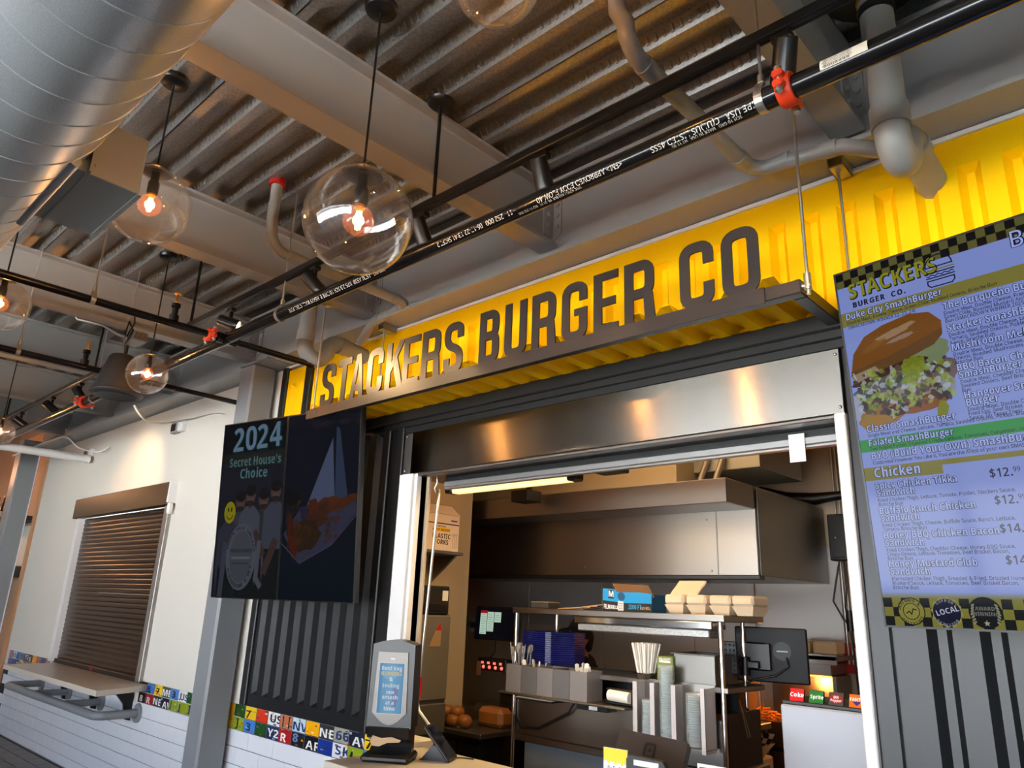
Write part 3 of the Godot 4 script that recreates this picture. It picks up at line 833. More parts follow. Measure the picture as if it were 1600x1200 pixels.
# ---------------------------------------------------------------- sprinkler pipes
const PY := 3.05
const PZ := 0.985
const PR := 0.034
func wrap_text(s: String, x0: float, size: float, a0: float, r: float) -> MB:
	var m := MB.new()
	var g := glyphs(s, false)
	for i in range(0, g.size(), 3):
		var p := []
		var nn := []
		for k in 3:
			var q := g[i + k]
			var a := a0 + q.y * size / r
			var d := V(0, -sin(a), cos(a))
			p.append(V(x0 - q.x * size, PY, PZ) + d * (r + 0.0006)); nn.append(d)
		m.t3(p[0], p[2], p[1], nn[0], nn[2], nn[1])
	return m
func coupling(label: String, at: Vector3, r: float, turn := 0.0) -> void:
	var o := thing("pipe_coupling", label, "coupling", at, "", Basis(Vector3.UP, turn))
	var pr := [Vector2(r, -0.022), Vector2(r + 0.012, -0.022), Vector2(r + 0.017, -0.012), Vector2(r + 0.017, 0.012), Vector2(r + 0.012, 0.022), Vector2(r, 0.022)]
	var m := MB.new()
	m.xf = Transform3D(Basis(Vector3.BACK, PI / 2), Vector3.ZERO)
	m.lathe(pr, 24)
	put("ring", m, mats.orange, o)
	for s in [-1, 1]:
		put("lug", MB.new().bx(0, 0.016, s * (r + 0.026), 0.032, 0.022, 0.034, 0.006).bx(0, -0.016, s * (r + 0.026), 0.032, 0.022, 0.034, 0.006), mats.orange, o)
		put("bolt", MB.new().rod(V(0, -0.045, s * (r + 0.028)), V(0, 0.04, s * (r + 0.028)), 0.006, 8).rod(V(0, 0.026, s * (r + 0.028)), V(0, 0.038, s * (r + 0.028)), 0.012, 6).rod(V(0, -0.04, s * (r + 0.028)), V(0, -0.03, s * (r + 0.028)), 0.011, 6), mats.zinc, o)
func hanger(label: String, at: Vector3, r: float, along_z := false, top := DECK) -> void:
	var o := thing("pipe_hanger", label, "hanger", at, "", Basis(Vector3.UP, PI / 2 if along_z else 0.0))
	var pts := []
	for k in 21:
		var a := TAU * k / 20.0 - PI / 2
		var y := sin(a) * (r + 0.002)
		var z := cos(a) * (r + 0.002)
		if sin(a) > 0.75: z *= 0.6; y = (r + 0.02) + (0.012 if sin(a) > 0.97 else 0.0)
		pts.append(Vector2(z, y))
	var m := MB.new()
	m.xf = Transform3D(Basis(Vector3.UP, PI / 2), Vector3.ZERO)
	m.ribbon(pts.slice(0, 20), 0.0025, -0.012, 0.012, true)
	put("strap", m, mats.zinc, o)
	put("rod", MB.new().rod(V(0, r + 0.02, 0), V(0, top - at.y, 0), 0.005, 8).rod(V(0, r + 0.03, 0), V(0, r + 0.055, 0), 0.011, 6), mats.zinc, o)
func sprinkler(label: String, at: Vector3) -> void:
	var o := thing("fire_sprinkler", label, "sprinkler", at, "sprinkler heads on the branch pipes")
	put("nipple", MB.new().lathe([Vector2(0.026, -0.005), Vector2(0.026, 0.03), Vector2(0.017, 0.033), Vector2(0.017, 0.075), Vector2(0.024, 0.078), Vector2(0.024, 0.10), Vector2(0, 0.10)], 12), mats.pipe_black, o)
	put("head", MB.new().lathe([Vector2(0.011, 0.10), Vector2(0.014, 0.112), Vector2(0.009, 0.118), Vector2(0, 0.118)], 10).tube([V(-0.008, 0.115, 0), V(-0.018, 0.13, 0), V(-0.012, 0.15, 0), V(0, 0.158, 0), V(0.012, 0.15, 0), V(0.018, 0.13, 0), V(0.008, 0.115, 0)], 0.003, 6).rod(V(0, 0.118, 0), V(0, 0.155, 0), 0.003, 6), mats.brass, o)
	put("deflector", MB.new().lathe([Vector2(0, 0.158), Vector2(0.02, 0.158), Vector2(0.021, 0.164), Vector2(0, 0.164)], 14), mats.brass, o)
func pipes() -> void:
	var p := thing("sprinkler_main", "long black sprinkler main pipe with white printing, running in front of the sign", "pipe")
	put("pipe", MB.new().tube([V(-12.5, PY, PZ), V(-6, PY, PZ), V(0, PY, PZ), V(3.5, PY, PZ)], PR, 24), mats.pipe_black, p)
	var ink := mat("pipe_print", Color(0.85, 0.83, 0.78), 0.6)
	put("print", wrap_text("PIPE USA   C(UL)US LISTED 4SSS", -0.74, 0.026, 0.35, PR), ink, p)
	put("print", wrap_text("<FM> APPROVED EDDY FLOW 40", -1.22, 0.026, 0.35, PR), ink, p)
	put("print", wrap_text("11   252 000   06-17-22 13:41 SHIFT 2", -1.72, 0.026, 0.35, PR), ink, p)
	put("print", wrap_text("300 PSI   ASTM A53B  NPS 2.5 SCH 10 TYPE E  HEAVY WALL STEEL PIPE", -2.50, 0.026, 0.35, PR), ink, p)
	put("print", wrap_text("SCH 10 GRD   MADE IN USA   HT 11 03", -0.80, 0.014, 1.02, PR), ink, p)
	put("print", wrap_text("SPEC A795 / A53 BLK  PE  21 FT   NO 11 252 000", -1.40, 0.014, 1.02, PR), ink, p)
	# paper label stuck on the pipe
	var c := Canvas.new(192, 80, Color(0.86, 0.83, 0.76), self)
	for k in 10: c.text("PIPE 2-1/2 SCH 10 A135 GR A", 10 + (k % 3) * 3, 18 + k * 6, 9, Color(0.2, 0.18, 0.16, 0.8))
	c.oval(128, 16, 12, 7, Color(0.06, 0.06, 0.06), -0.3)
	for k in 22: c.rect(14 + k * 5, 66, 15 + k * 5 + k % 3, 76, Color(0.15, 0.15, 0.15))
	var lm := MB.new()
	for k in 8:
		var a0 := -1.25 + 0.2 * k
		var a1 := a0 + 0.2
		var d0 := V(0, -sin(a0), cos(a0))
		var d1 := V(0, -sin(a1), cos(a1))
		var o := V(0, PY, PZ)
		var v0 := k / 8.0
		var v1 := (k + 1) / 8.0
		lm.t3(o + d1 * (PR + 0.0008) + V(-0.56, 0, 0), o + d1 * (PR + 0.0008) + V(-0.435, 0, 0), o + d0 * (PR + 0.0008) + V(-0.435, 0, 0), d1, d1, d0, Vector2(0, v1), Vector2(1, v1), Vector2(1, v0))
		lm.t3(o + d1 * (PR + 0.0008) + V(-0.56, 0, 0), o + d0 * (PR + 0.0008) + V(-0.435, 0, 0), o + d0 * (PR + 0.0008) + V(-0.56, 0, 0), d1, d0, d0, Vector2(0, v1), Vector2(1, v0), Vector2(0, v0))
	put("paper_label", lm, printed("pipe_label", c.tex(), 0.6), p)
	coupling("orange pipe coupling above the right hanger rod of the canopy", V(-0.665, PY, PZ), PR)
	coupling("orange pipe coupling on the black main pipe far left, above the shutter", V(-6.45, PY, PZ), PR)
	hanger("flat metal strap hanger on the main pipe beside the right orange coupling", V(-0.74, PY, PZ), PR)
	hanger("wire-thin strap hanger on the main pipe right below the largest globe lamp", V(-3.44, PY, PZ), PR)
	hanger("strap hanger on the main pipe just past the left orange coupling", V(-6.25, PY, PZ), PR)
	# branch pipes crossing toward the wall
	for q in [[-4.055, 0.40, "black branch pipe crossing above the dark pendant speaker", "strap hanger holding the black branch pipe under the duct box"], [-5.40, 0.16, "black branch pipe crossing behind the dark pendant speaker", "strap hanger holding the second black branch pipe at far left"]]:
		var b := thing("branch_pipe", q[2], "pipe")
		put("pipe", MB.new().rod(V(q[0], PY, 2.17), V(q[0], PY, PZ + 0.05), 0.021, 16).rod(V(q[0], PY, PZ - 0.05), V(q[0], PY, q[1]), 0.019, 16), mats.pipe_black, b)
		put("tee", MB.new().rod(V(q[0], PY, PZ - 0.06), V(q[0], PY, PZ + 0.06), 0.032, 16).rod(V(q[0] - 0.05, PY, PZ), V(q[0] + 0.05, PY, PZ), 0.037, 18), mats.pipe_black, b)
		put("end_cap", MB.new().rod(V(q[0], PY, q[1] + 0.03), V(q[0], PY, q[1] - 0.006), 0.024, 12), mats.pipe_black, b)
		hanger(q[3], V(q[0], PY, 1.72), 0.021, true)
	coupling("orange pipe coupling where the first black branch pipe meets the main", V(-4.055, PY, PZ + 0.095), 0.021, PI / 2)
	sprinkler("upright brass sprinkler head on the branch pipe below the ceiling beam", V(-4.055, PY + 0.02, 1.30))
	sprinkler("upright brass sprinkler head on the farther branch pipe at left", V(-5.40, PY + 0.02, 1.33))

# ---------------------------------------------------------------- waste pipes
func sleeve(m: MB, a: Vector3, b: Vector3, r: float) -> void: m.rod(a, b, r * 1.13, 20)
func trap(label: String, x: float, z: float, r: float, yb: float, arm_y: float, z_up: float) -> Node3D:
	var o := thing("waste_pipe", label, "pipe")
	var R := (z - z_up) / 2.0
	var pts := [V(x, DECK + 0.02, z), V(x, yb + R, z)]
	pts.append_array(arc(V(x, yb + R, z - R), V(0, 0, 1), V(0, -1, 0), R, 8))
	pts.append_array(arc(V(x, yb + R, z - R), V(0, -1, 0), V(0, 0, -1), R, 8))
	var rb := 0.075
	pts.append_array(arc(V(x, arm_y - rb, z_up - rb), V(0, 0, 1), V(0, 1, 0), rb, 6))
	pts.append(V(x, arm_y - 0.03, -0.042))
	put("pipe", MB.new().tube(pts, r, 24), mats.pvc, o)
	var m := MB.new()
	sleeve(m, V(x, yb + R + 0.01, z), V(x, yb + R + 0.09, z), r)
	put("coupling", m, mats.pvc, o)
	m = MB.new()
	sleeve(m, V(x, arm_y - 0.005, z_up - 0.085), V(x, arm_y - 0.01, z_up - 0.14), r)
	put("coupling", m, mats.pvc, o)
	return o
func drains() -> void:
	var o := trap("big grey waste pipe bending under itself beside the menu board's top edge", -0.53, 0.47, 0.054, 3.065, 3.205, 0.33)
	for q in [[3.60, "black"], [3.66, "brass"], [3.70, "black"]]:
		put("band", MB.new().rod(V(-0.53, q[0], 0.47), V(-0.53, q[0] + (0.012 if q[1] == "brass" else 0.03), 0.47), 0.060, 20), mats[q[1]], o)
	put("fixing_collar", MB.new().lathe([Vector2(0.06, -0.01), Vector2(0.17, -0.01), Vector2(0.18, 0.01), Vector2(0.15, 0.06), Vector2(0.06, 0.07)], 20), mats.black, o).position = V(-0.53, 3.74, 0.47)
	trap("grey waste pipe with a U bend left of the letter S", -4.055, 0.47, 0.052, 3.09, 3.24, 0.30)
	for q in [["thin grey waste pipe dropping from the deck and crossing behind the black main", -1.10, 1.16, 0.3, 1, -0.60, 3.33], ["thin grey waste pipe with a red collar, behind the largest globe lamp", -3.40, 1.12, 0.22, -1, -3.92, 3.38]]:
		var t := thing("waste_pipe", q[0], "pipe")
		var x: float = q[1]
		var y: float = q[6]
		var pts := [V(x - (0.05 if q[4] == 1 else 0.02), DECK + 0.03, q[2] + 0.0), V(x - (0.03 if q[4] == 1 else 0.02), y + 0.16, q[2])]
		pts.append_array(arc(V(x, y + 0.1, q[2] - 0.1), V(0, 0, 1), V(0, -1, 0), 0.1, 8))
		pts.append_array(arc(V(x + q[4] * 0.09, y, q[3] + 0.03), V(-q[4], 0, 0), V(0, 0, -1), 0.09, 8))
		pts.append(V(q[5] - q[4] * 0.15, y - 0.03, q[3] - 0.06))
		pts.append(V(q[5] - q[4] * 0.05, y - 0.075, q[3] - 0.085))
		pts.append(V(q[5] + q[4] * 0.03, y - 0.12, q[3] - 0.10))
		put("pipe", MB.new().tube(pts, 0.030, 18), mats.pvc, t)
		var m := MB.new()
		sleeve(m, V(x, y, q[2] - 0.10), V(x, y, q[2] - 0.15), 0.03)
		put("coupling", m, mats.pvc, t)
		m = MB.new()
		sleeve(m, V(x, y, q[3] + 0.03), V(x, y, q[3] + 0.09), 0.03)
		put("coupling", m, mats.pvc, t)
		m = MB.new()
		sleeve(m, V(x + q[4] * 0.09, y, q[3] - 0.06), V(x + q[4] * 0.15, y, q[3] - 0.06), 0.03)
		put("coupling", m, mats.pvc, t)
		m = MB.new()
		sleeve(m, V(q[5] - q[4] * 0.17, y - 0.025, q[3] - 0.06), V(q[5] - q[4] * 0.23, y - 0.018, q[3] - 0.06), 0.03)
		put("coupling", m, mats.pvc, t)
		if q[4] == -1:
			put("fire_seal", MB.new().rod(V(x - 0.02, DECK - 0.02, q[2]), V(x - 0.02, DECK + 0.02, q[2]), 0.045, 14), mats.red, t)

# ---------------------------------------------------------------- spiral duct
func duct() -> void:
	var d := thing("spiral_duct", "big round spiral-seam metal duct across the upper left corner", "duct")
	var yc := 3.12
	var zc := 2.46
	var r := 0.265
	put("shell", MB.new().tube([V(-12, yc, zc), V(-8, yc, zc), V(-4, yc, zc), V(0, yc, zc), V(4.4, yc, zc)], r, 64), mats.duct_metal, d)
	for k in 44:
		var x := -5.0 + 0.15 * k
		var pts := []
		for i in 48:
			var a := TAU * i / 48
			pts.append(V(x + 0.075 * sin(a) * 0.6, yc + sin(a) * (r + 0.0005), zc + cos(a) * (r + 0.0005)))
		put("seam", MB.new().tube(pts, 0.0028, 6, false, true), mats.duct_metal, d)
	for x in [-10.0, -6.3, -1.2, 2.2]:
		put("hanger_strap", MB.new().box(V(x, yc + 0.1, zc - r - 0.004), V(x + 0.03, DECK, zc - r - 0.001)).box(V(x, yc + 0.1, zc + r + 0.001), V(x + 0.03, DECK, zc + r + 0.004)), mats.galvanised, d)
	# outlet box on its side
	var b := put("outlet_box", MB.new().box(V(-3.05, 2.95, 2.04), V(-2.57, 3.17, 2.3), 0.003), mats.duct_box, d)
	put("flange", MB.new().box(V(-3.09, 2.945, 2.205), V(-2.535, 3.185, 2.213)), mats.duct_box, b)
	put("bottom_flange", MB.new().tube([V(-3.12, 2.94, 2.263), V(-2.5, 2.94, 2.263)], 0.018, 8), mats.duct_metal, b)
	for k in 5: put("screw", MB.new().ball(V(-3.04 + 0.11 * k, 2.934, 2.252), 0.006, 8), mats.zinc, b)
	for k in 2: put("screw", MB.new().ball(V(-2.568, 2.99 + 0.14 * k, 2.19), 0.005, 8), mats.zinc, b)
	put("edge_strip", MB.new().box(V(-3.055, 2.944, 2.03), V(-2.565, 2.952, 2.045)), mats.duct_box, b)

# ---------------------------------------------------------------- lamps
func pendant(label: String, x: float, z: float, y: float, r: float) -> void:
	var o := thing("globe_pendant", label, "pendant lamp", V(x, y, z), "clear glass globe pendants")
	var s := r / 0.19
	var top := DECK - y
	put("ceiling_canopy", MB.new().lathe([Vector2(0, -0.03), Vector2(0.055, -0.028), Vector2(0.062, -0.02), Vector2(0.064, 0.0), Vector2(0, 0.0)], 28), mats.satin_black, o).position = V(0, top, 0)
	put("cord", MB.new().rod(V(0, r, 0), V(0, top - 0.02, 0), 0.0045, 8), mats.black, o)
	var pr := []
	for i in 25:
		var a := -PI / 2 + (PI / 2 + 1.32) * i / 24.0
		pr.append(Vector2(maxf(0.0, cos(a) * r), sin(a) * r))
	var pin := []
	for q in pr: pin.append(q * ((r - 0.003) / r))
	pin.reverse()
	put("glass_globe", MB.new().lathe(pr, 48).lathe(pin, 48), mats.clear_glass, o)
	put("cap", MB.new().lathe([Vector2(0, r * 0.93), Vector2(r * 0.36, r * 0.93), Vector2(r * 0.40, r * 0.955), Vector2(r * 0.26, r * 0.99), Vector2(0.012, r * 1.02), Vector2(0.01, r * 1.06), Vector2(0, r * 1.06)], 28), mats.satin_black, o)
	put("socket", MB.new().lathe([Vector2(0, 0.058 * s), Vector2(0.022 * s, 0.058 * s), Vector2(0.026 * s, 0.064 * s), Vector2(0.026 * s, 0.12 * s), Vector2(0.02 * s, 0.13 * s), Vector2(0.02 * s, r * 0.93), Vector2(0, r * 0.93)], 18), mats.satin_black, o)
	var bp := []
	for i in 15:
		var a := -PI / 2 + 2.75 * i / 14.0
		bp.append(Vector2(maxf(0.0, cos(a) * 0.055 * s), sin(a) * 0.055 * s))
	bp.append(Vector2(0.017 * s, 0.06 * s))
	var bulb := put("bulb", MB.new().lathe(bp, 24), mats.amber_glass, o)
	put("bulb_collar", MB.new().lathe([Vector2(0.019 * s, 0.048 * s), Vector2(0.019 * s, 0.06 * s)], 16), mats.brass, bulb)
	var f := MB.new()
	for k in 4:
		var a := TAU * k / 4 + 0.4
		var d := V(cos(a), 0, sin(a)) * 0.011 * s
		f.tube([d * 0.6 + V(0, -0.034 * s, 0), d + V(0, 0.0, 0), d * 0.6 + V(0, 0.034 * s, 0)], 0.0022 * s, 6)
	put("filament", f, mats.filament, bulb)
	omni(V(0, 0, 0), WARM, PENDANT, 0.02, o)
const PENDANT := 0.055
const SPOT := 0.4
func track_light(label: String, x: float, to: Vector3, power := 1.0, cone := 26.0) -> void:
	var o := thing("track_spotlight", label, "spotlight", V(x, 3.25, 0.99), "black spotlights on the tracks")
	put("adapter", MB.new().bx(0, -0.022, 0, 0.06, 0.026, 0.036, 0.004).bx(0, -0.05, 0, 0.022, 0.05, 0.022, 0.004), mats.satin_black, o)
	put("arm", MB.new().rod(V(0.0, -0.05, 0), V(0.0, -0.085, 0), 0.008, 8), mats.satin_black, o)
	var d := (to - V(x, 3.145, 0.99)).normalized()
	var b := Basis.looking_at(-d, Vector3.RIGHT) * Basis(Vector3.RIGHT, PI / 2)   # local y along -d
	if (b * Vector3.UP).dot(d) > 0: b = b * Basis(Vector3.RIGHT, PI)
	var can := put("can", MB.new().lathe([Vector2(0.030, -0.058), Vector2(0.0335, -0.062), Vector2(0.036, -0.058), Vector2(0.036, -0.038), Vector2(0.0352, -0.036), Vector2(0.033, 0.062), Vector2(0.031, 0.066), Vector2(0, 0.066)], 24), mats.satin_black, o)
	can.transform = Transform3D(b, V(0, -0.105, 0))
	put("lens", MB.new().lathe([Vector2(0, -0.05), Vector2(0.031, -0.05), Vector2(0.031, -0.046), Vector2(0, -0.046)], 20), glow("lens_glow", Color(1.0, 0.83, 0.6), 6.0) if power > 0.0 else mats.white, can)
	if power > 0.0: spot(V(x, 3.145, 0.99) + d * 0.06, to, Color(1.0, 0.82, 0.58), SPOT * power, cone)
func lamps() -> void:
	pendant("largest clear globe lamp, hanging in front of the sign's left half", -1.975, 1.515, 2.864, 0.19)
	pendant("clear globe lamp partly hidden behind the duct's outlet box", -3.012, 1.862, 3.155, 0.165)
	pendant("clear globe lamp cut by the left edge, below the duct", -4.651, 2.005, 3.09, 0.15)
	pendant("small clear globe lamp in front of the dark pendant speaker", -4.813, 1.122, 2.942, 0.129)
	pendant("smallest clear globe lamp low at the far left, beside the main pipe's end", -7.76, 1.238, 2.93, 0.12)
	pendant("clear globe lamp at the top edge, close under the deck", -1.215, 1.638, 3.31, 0.128)
	for t in [[-4.62, 3.5, [-2.219, -4.60, 0.9], "long black lighting track with spotlights, hung above the black main pipe"], [-10.5, -6.05, [-6.35, -8.9], "shorter black lighting track at the far left beyond the pendant speaker"]]:
		var o := thing("lighting_track", t[3], "track")
		put("rail", MB.new().box(V(t[0], 3.25, 0.972), V(t[1], 3.285, 1.008), 0.003).box(V(t[0], 3.247, 0.977), V(t[1], 3.25, 0.983)).box(V(t[0], 3.247, 0.997), V(t[1], 3.25, 1.003)), mats.satin_black, o)
		for x in t[2]:
			var s := put("stem", MB.new().rod(V(x, 3.285, 0.99), V(x, DECK, 0.99), 0.009, 10), mats.satin_black, o)
			put("ceiling_canopy", MB.new().lathe([Vector2(0, -0.02), Vector2(0.05, -0.02), Vector2(0.06, -0.012), Vector2(0.064, 0.0), Vector2(0, 0)], 28), mats.satin_black, s).position = V(x, DECK, 0.99)
	track_light("black track spotlight above the right orange coupling", -0.665, V(-1.2, 2.0, 0.25))
	track_light("black track spotlight seen against the deck above the letters URGER", -1.593, V(-1.75, 2.0, 0.25))
	track_light("black track spotlight just right of the largest globe lamp", -2.285, V(-2.4, 2.0, 0.2))
	track_light("black track spotlight just left of the largest globe lamp, tilted down", -3.135, V(-2.6, 2.2, 0.25))
	track_light("lit black track spotlight with its glowing face showing, left of the letter S", -4.03, V(-3.45, 2.88, 0.42))
	track_light("black track spotlight right of the dark pendant speaker's cable box", -6.62, V(-7.0, 2.2, 0.0), 0.0)
	track_light("black track spotlight above the shutter, second from the track's right end", -7.35, V(-7.75, 2.6, 0.0), 1.0, 36.0)
	track_light("black track spotlight nearest the far left globe lamp", -8.3, V(-8.3, 2.6, 0.0), 0.0)
	# pendant speaker and its cable box
	var sp := thing("pendant_speaker", "dark grey cone-shaped pendant speaker hanging behind the small globe lamp", "speaker", V(-5.24, 2.86, 1.15))
	put("body", MB.new().lathe([Vector2(0, 0.0), Vector2(0.135, 0.0), Vector2(0.165, 0.008), Vector2(0.17, 0.02), Vector2(0.155, 0.035), Vector2(0.145, 0.05), Vector2(0.082, 0.27), Vector2(0.07, 0.285), Vector2(0, 0.287)], 32), mat("speaker_grey", Color(0.16, 0.155, 0.15), 0.5), sp)
	put("grille", MB.new().lathe([Vector2(0, -0.004), Vector2(0.13, -0.004), Vector2(0.133, 0.001)], 32), mats.black, sp)
	put("cable", MB.new().tube([V(0.02, 0.28, 0), V(0.06, 0.36, 0.02), V(0.1, 0.45, 0.0), V(0.02, 0.53, 0.01), V(-0.05, 0.46, 0), V(0.03, 0.42, 0.01), V(0.1, 0.5, 0.0), V(0.06, 0.6, 0)], 0.006, 6), mats.black, sp)
	put("wire", MB.new().rod(V(0, 0.28, 0), V(0, DECK - 2.86, 0), 0.003, 6), mats.zinc, sp)
	var jb := thing("junction_box", "small metal cable box with flexible conduit under the deck, above the pendant speaker", "box", V(-5.62, 3.44, 0.97))
	put("box", MB.new().bx(0, -0.02, 0, 0.2, 0.09, 0.1, 0.006), mats.galvanised, jb)
	put("conduit", MB.new().tube([V(-0.1, 0, 0), V(-0.2, 0.03, 0.05), V(-0.28, 0.1, 0.16), V(-0.4, 0.13, 0.3), V(-0.5, 0.3, 0.4)], 0.012, 8), mats.zinc, jb)
	put("drop", MB.new().rod(V(-0.14, 0.02, 0), V(-0.14, -0.3, 0), 0.01, 8).bx(-0.14, -0.32, 0, 0.07, 0.05, 0.04, 0.004), mats.black, jb)
	for q in [["white cable drooping from the pendant speaker to the wall top", [V(-5.3, 2.84, 1.0), V(-5.33, 2.76, 0.9), V(-5.5, 2.80, 0.7), V(-5.75, 2.93, 0.4), V(-5.95, 3.06, 0.15), V(-6.05, 3.1, 0.01)]], ["white cable slung over a hanger above the white tube at far left", [V(-9.6, 3.0, 0.7), V(-9.2, 3.12, 0.55), V(-8.9, 3.18, 0.42), V(-8.95, 3.1, 0.25), V(-8.75, 3.05, 0.12), V(-8.7, 3.12, 0.02)]]]:
		var c := thing("cable", q[0], "cable")
		var cv := Curve3D.new()
		for p in q[1]: cv.add_point(p)
		for i in range(1, cv.point_count - 1):
			var t: Vector3 = (cv.get_point_position(i + 1) - cv.get_point_position(i - 1)) / 6.0
			cv.set_point_in(i, -t); cv.set_point_out(i, t)
		put("sheath", MB.new().tube(Array(cv.tessellate(4)), 0.008, 6), mats.white, c)
	var wt := thing("white_tube", "white tube hung level under the deck, ending at the white wall's far left", "tube")
	put("tube", MB.new().rod(V(-9.2, 3.03, 0.06), V(-9.2, 3.03, 2.15), 0.045, 18), mats.white, wt)
	put("end_cap", MB.new().rod(V(-9.2, 3.03, 0.045), V(-9.2, 3.03, 0.075), 0.049, 18), mats.white_frame, wt)
	put("wire", MB.new().rod(V(-9.2, 3.07, 0.75), V(-9.2, DECK, 0.75), 0.004, 6), mats.zinc, wt)

# ---------------------------------------------------------------- wall screens
func screen(called: String, label: String, x: Transform3D, w: float, h: float, face_mat: Material) -> Node3D:
	var o := thing(called, label, "screen", x.origin, "", x.basis)
	var b := 0.006
	put("case", MB.new().box(V(0, 0, -0.045), V(w, h, -0.004), 0.006).box(V(w * 0.15, h * 0.12, -0.075), V(w * 0.85, h * 0.88, -0.04), 0.01), mats.black, o)
	put("bezel", MB.new().box(V(0, 0, -0.006), V(w, b, 0.002)).box(V(0, h - b, -0.006), V(w, h, 0.002)).box(V(0, b, -0.006), V(b, h - b, 0.002)).box(V(w - b, b, -0.006), V(w, h - b, 0.002)), mats.satin_black, o)
	put("display", MB.new().face(V(b, b, 0), V(w - b, b, 0), V(w - b, h - b, 0), V(b, h - b, 0)), face_mat, o)
	put("wall_mount", MB.new().box(V(w * 0.3, h * 0.45, -0.16), V(w * 0.7, h * 0.6, -0.075), 0.01), mats.black, o)
	return o
func poster_print() -> Texture2D:
	var c := Canvas.new(480, 852, Color(0.03, 0.032, 0.038), self)
	for y in 852: c.span(y, 0, 480, Color(0.10, 0.105, 0.13, smoothstep(80, 300, y) * 0.8))
	for k in 6: c.oval(90 + k * 80, 190, 130, 40, Color(0.13, 0.14, 0.12, 0.35))
	c.text("2024", 86, 150, 168, Color(0.03, 0.12, 0.13), true, 5.0, -0.02)
	c.text("2024", 80, 146, 168, Color(0.30, 0.38, 0.45), true, 0.0, -0.02)
	c.text("Secret House's", 62, 222, 60, Color(0.06, 0.16, 0.15), true, 2.0, 0.0, 0.93)
	c.text("Secret House's", 60, 220, 60, Color(0.25, 0.32, 0.33), true, 0.0, 0.0, 0.93)
	c.text("Choice", 152, 284, 66, Color(0.05, 0.15, 0.16), true, 2.0)
	c.text("Choice", 150, 282, 66, Color(0.24, 0.34, 0.36), true)
	# a row of people shown from the knees up
	var shirt := [Color(0.17, 0.17, 0.20), Color(0.13, 0.14, 0.18), Color(0.20, 0.21, 0.25), Color(0.13, 0.13, 0.15), Color(0.18, 0.19, 0.23)]
	var px := [170, 90, 245, 345, 430]
	var py := [395, 440, 370, 390, 355]
	for k in [3, 0, 4, 1, 2]:
		var x: float = px[k]
		var y: float = py[k]
		c.poly([Vector2(x - 34, y + 50), Vector2(x + 34, y + 50), Vector2(x + 78, y + 95), Vector2(x + 84, y + 260), Vector2(x + 62, y + 470), Vector2(x - 62, y + 470), Vector2(x - 84, y + 260), Vector2(x - 78, y + 95)], shirt[k])
		c.poly([Vector2(x - 60, y + 270), Vector2(x + 60, y + 270), Vector2(x + 66, 852), Vector2(x - 66, 852)], Color(0.055, 0.07, 0.07))
		c.rect(x - 14, y + 36, x + 14, y + 58, Color(0.19, 0.14, 0.13))
		c.oval(x, y, 36, 48, Color(0.23, 0.17, 0.16))
		c.oval(x, y - 26, 39, 28, Color(0.07, 0.06, 0.065))
		c.oval(x, y + 22, 18, 6, Color(0.30, 0.27, 0.26))
		c.oval(x, y + 34, 26, 14, Color(0.10, 0.08, 0.08, 0.8))
		c.line([Vector2(x - 16, y - 4), Vector2(x - 6, y - 4)], 4, Color(0.07, 0.06, 0.06)); c.line([Vector2(x + 6, y - 4), Vector2(x + 16, y - 4)], 4, Color(0.07, 0.06, 0.06))
	for q in [[300, 560, 350, 640], [110, 590, 150, 640], [440, 600, 380, 720]]: c.line([Vector2(q[0], q[1]), Vector2(q[2], q[3])], 44, Color(0.18, 0.135, 0.125))
	c.oval(92, 446, 44, 54, Color(0.42, 0.40, 0.06))
	c.oval(80, 432, 5, 12, Color(0.05, 0.05, 0.02)); c.oval(104, 432, 5, 12, Color(0.05, 0.05, 0.02))
	c.line([Vector2(68, 462), Vector2(80, 476), Vector2(94, 479), Vector2(108, 474), Vector2(118, 460)], 4, Color(0.08, 0.08, 0.02))
	# round trophy plate
	c.line([Vector2(75, 610), Vector2(58, 850)], 36, Color(0.17, 0.18, 0.22)); c.line([Vector2(330, 600), Vector2(322, 760), Vector2(350, 790)], 30, Color(0.22, 0.23, 0.27))
	c.oval(200, 660, 112, 158, Color(0.23, 0.245, 0.27)); c.oval(200, 660, 84, 122, Color(0.20, 0.21, 0.235))
	for i in 19:
		var a := -1.25 + 2.5 * i / 18.0
		c.text("GREEN CHILE SMACKDOWN"[i], 194 + sin(a) * 97, 668 - cos(a) * 138, 22, Color(0.08, 0.09, 0.10), true, 0.0, a)
	for i in 17:
		var a := PI - (-1.2 + 2.4 * i / 16.0)
		c.text("ALBUQUERQUE N MEX"[i], 194 + sin(a) * 97, 668 - cos(a) * 138, 22, Color(0.08, 0.09, 0.10), true, 0.0, a + PI)
	c.center("PEOPLE'S CHOICE", 200, 640, 20, Color(0.08, 0.09, 0.10), true)
	c.rect(130, 660, 270, 672, Color(0.28, 0.29, 0.32)); c.rect(140, 690, 260, 694, Color(0.12, 0.12, 0.14))
	return c.tex()
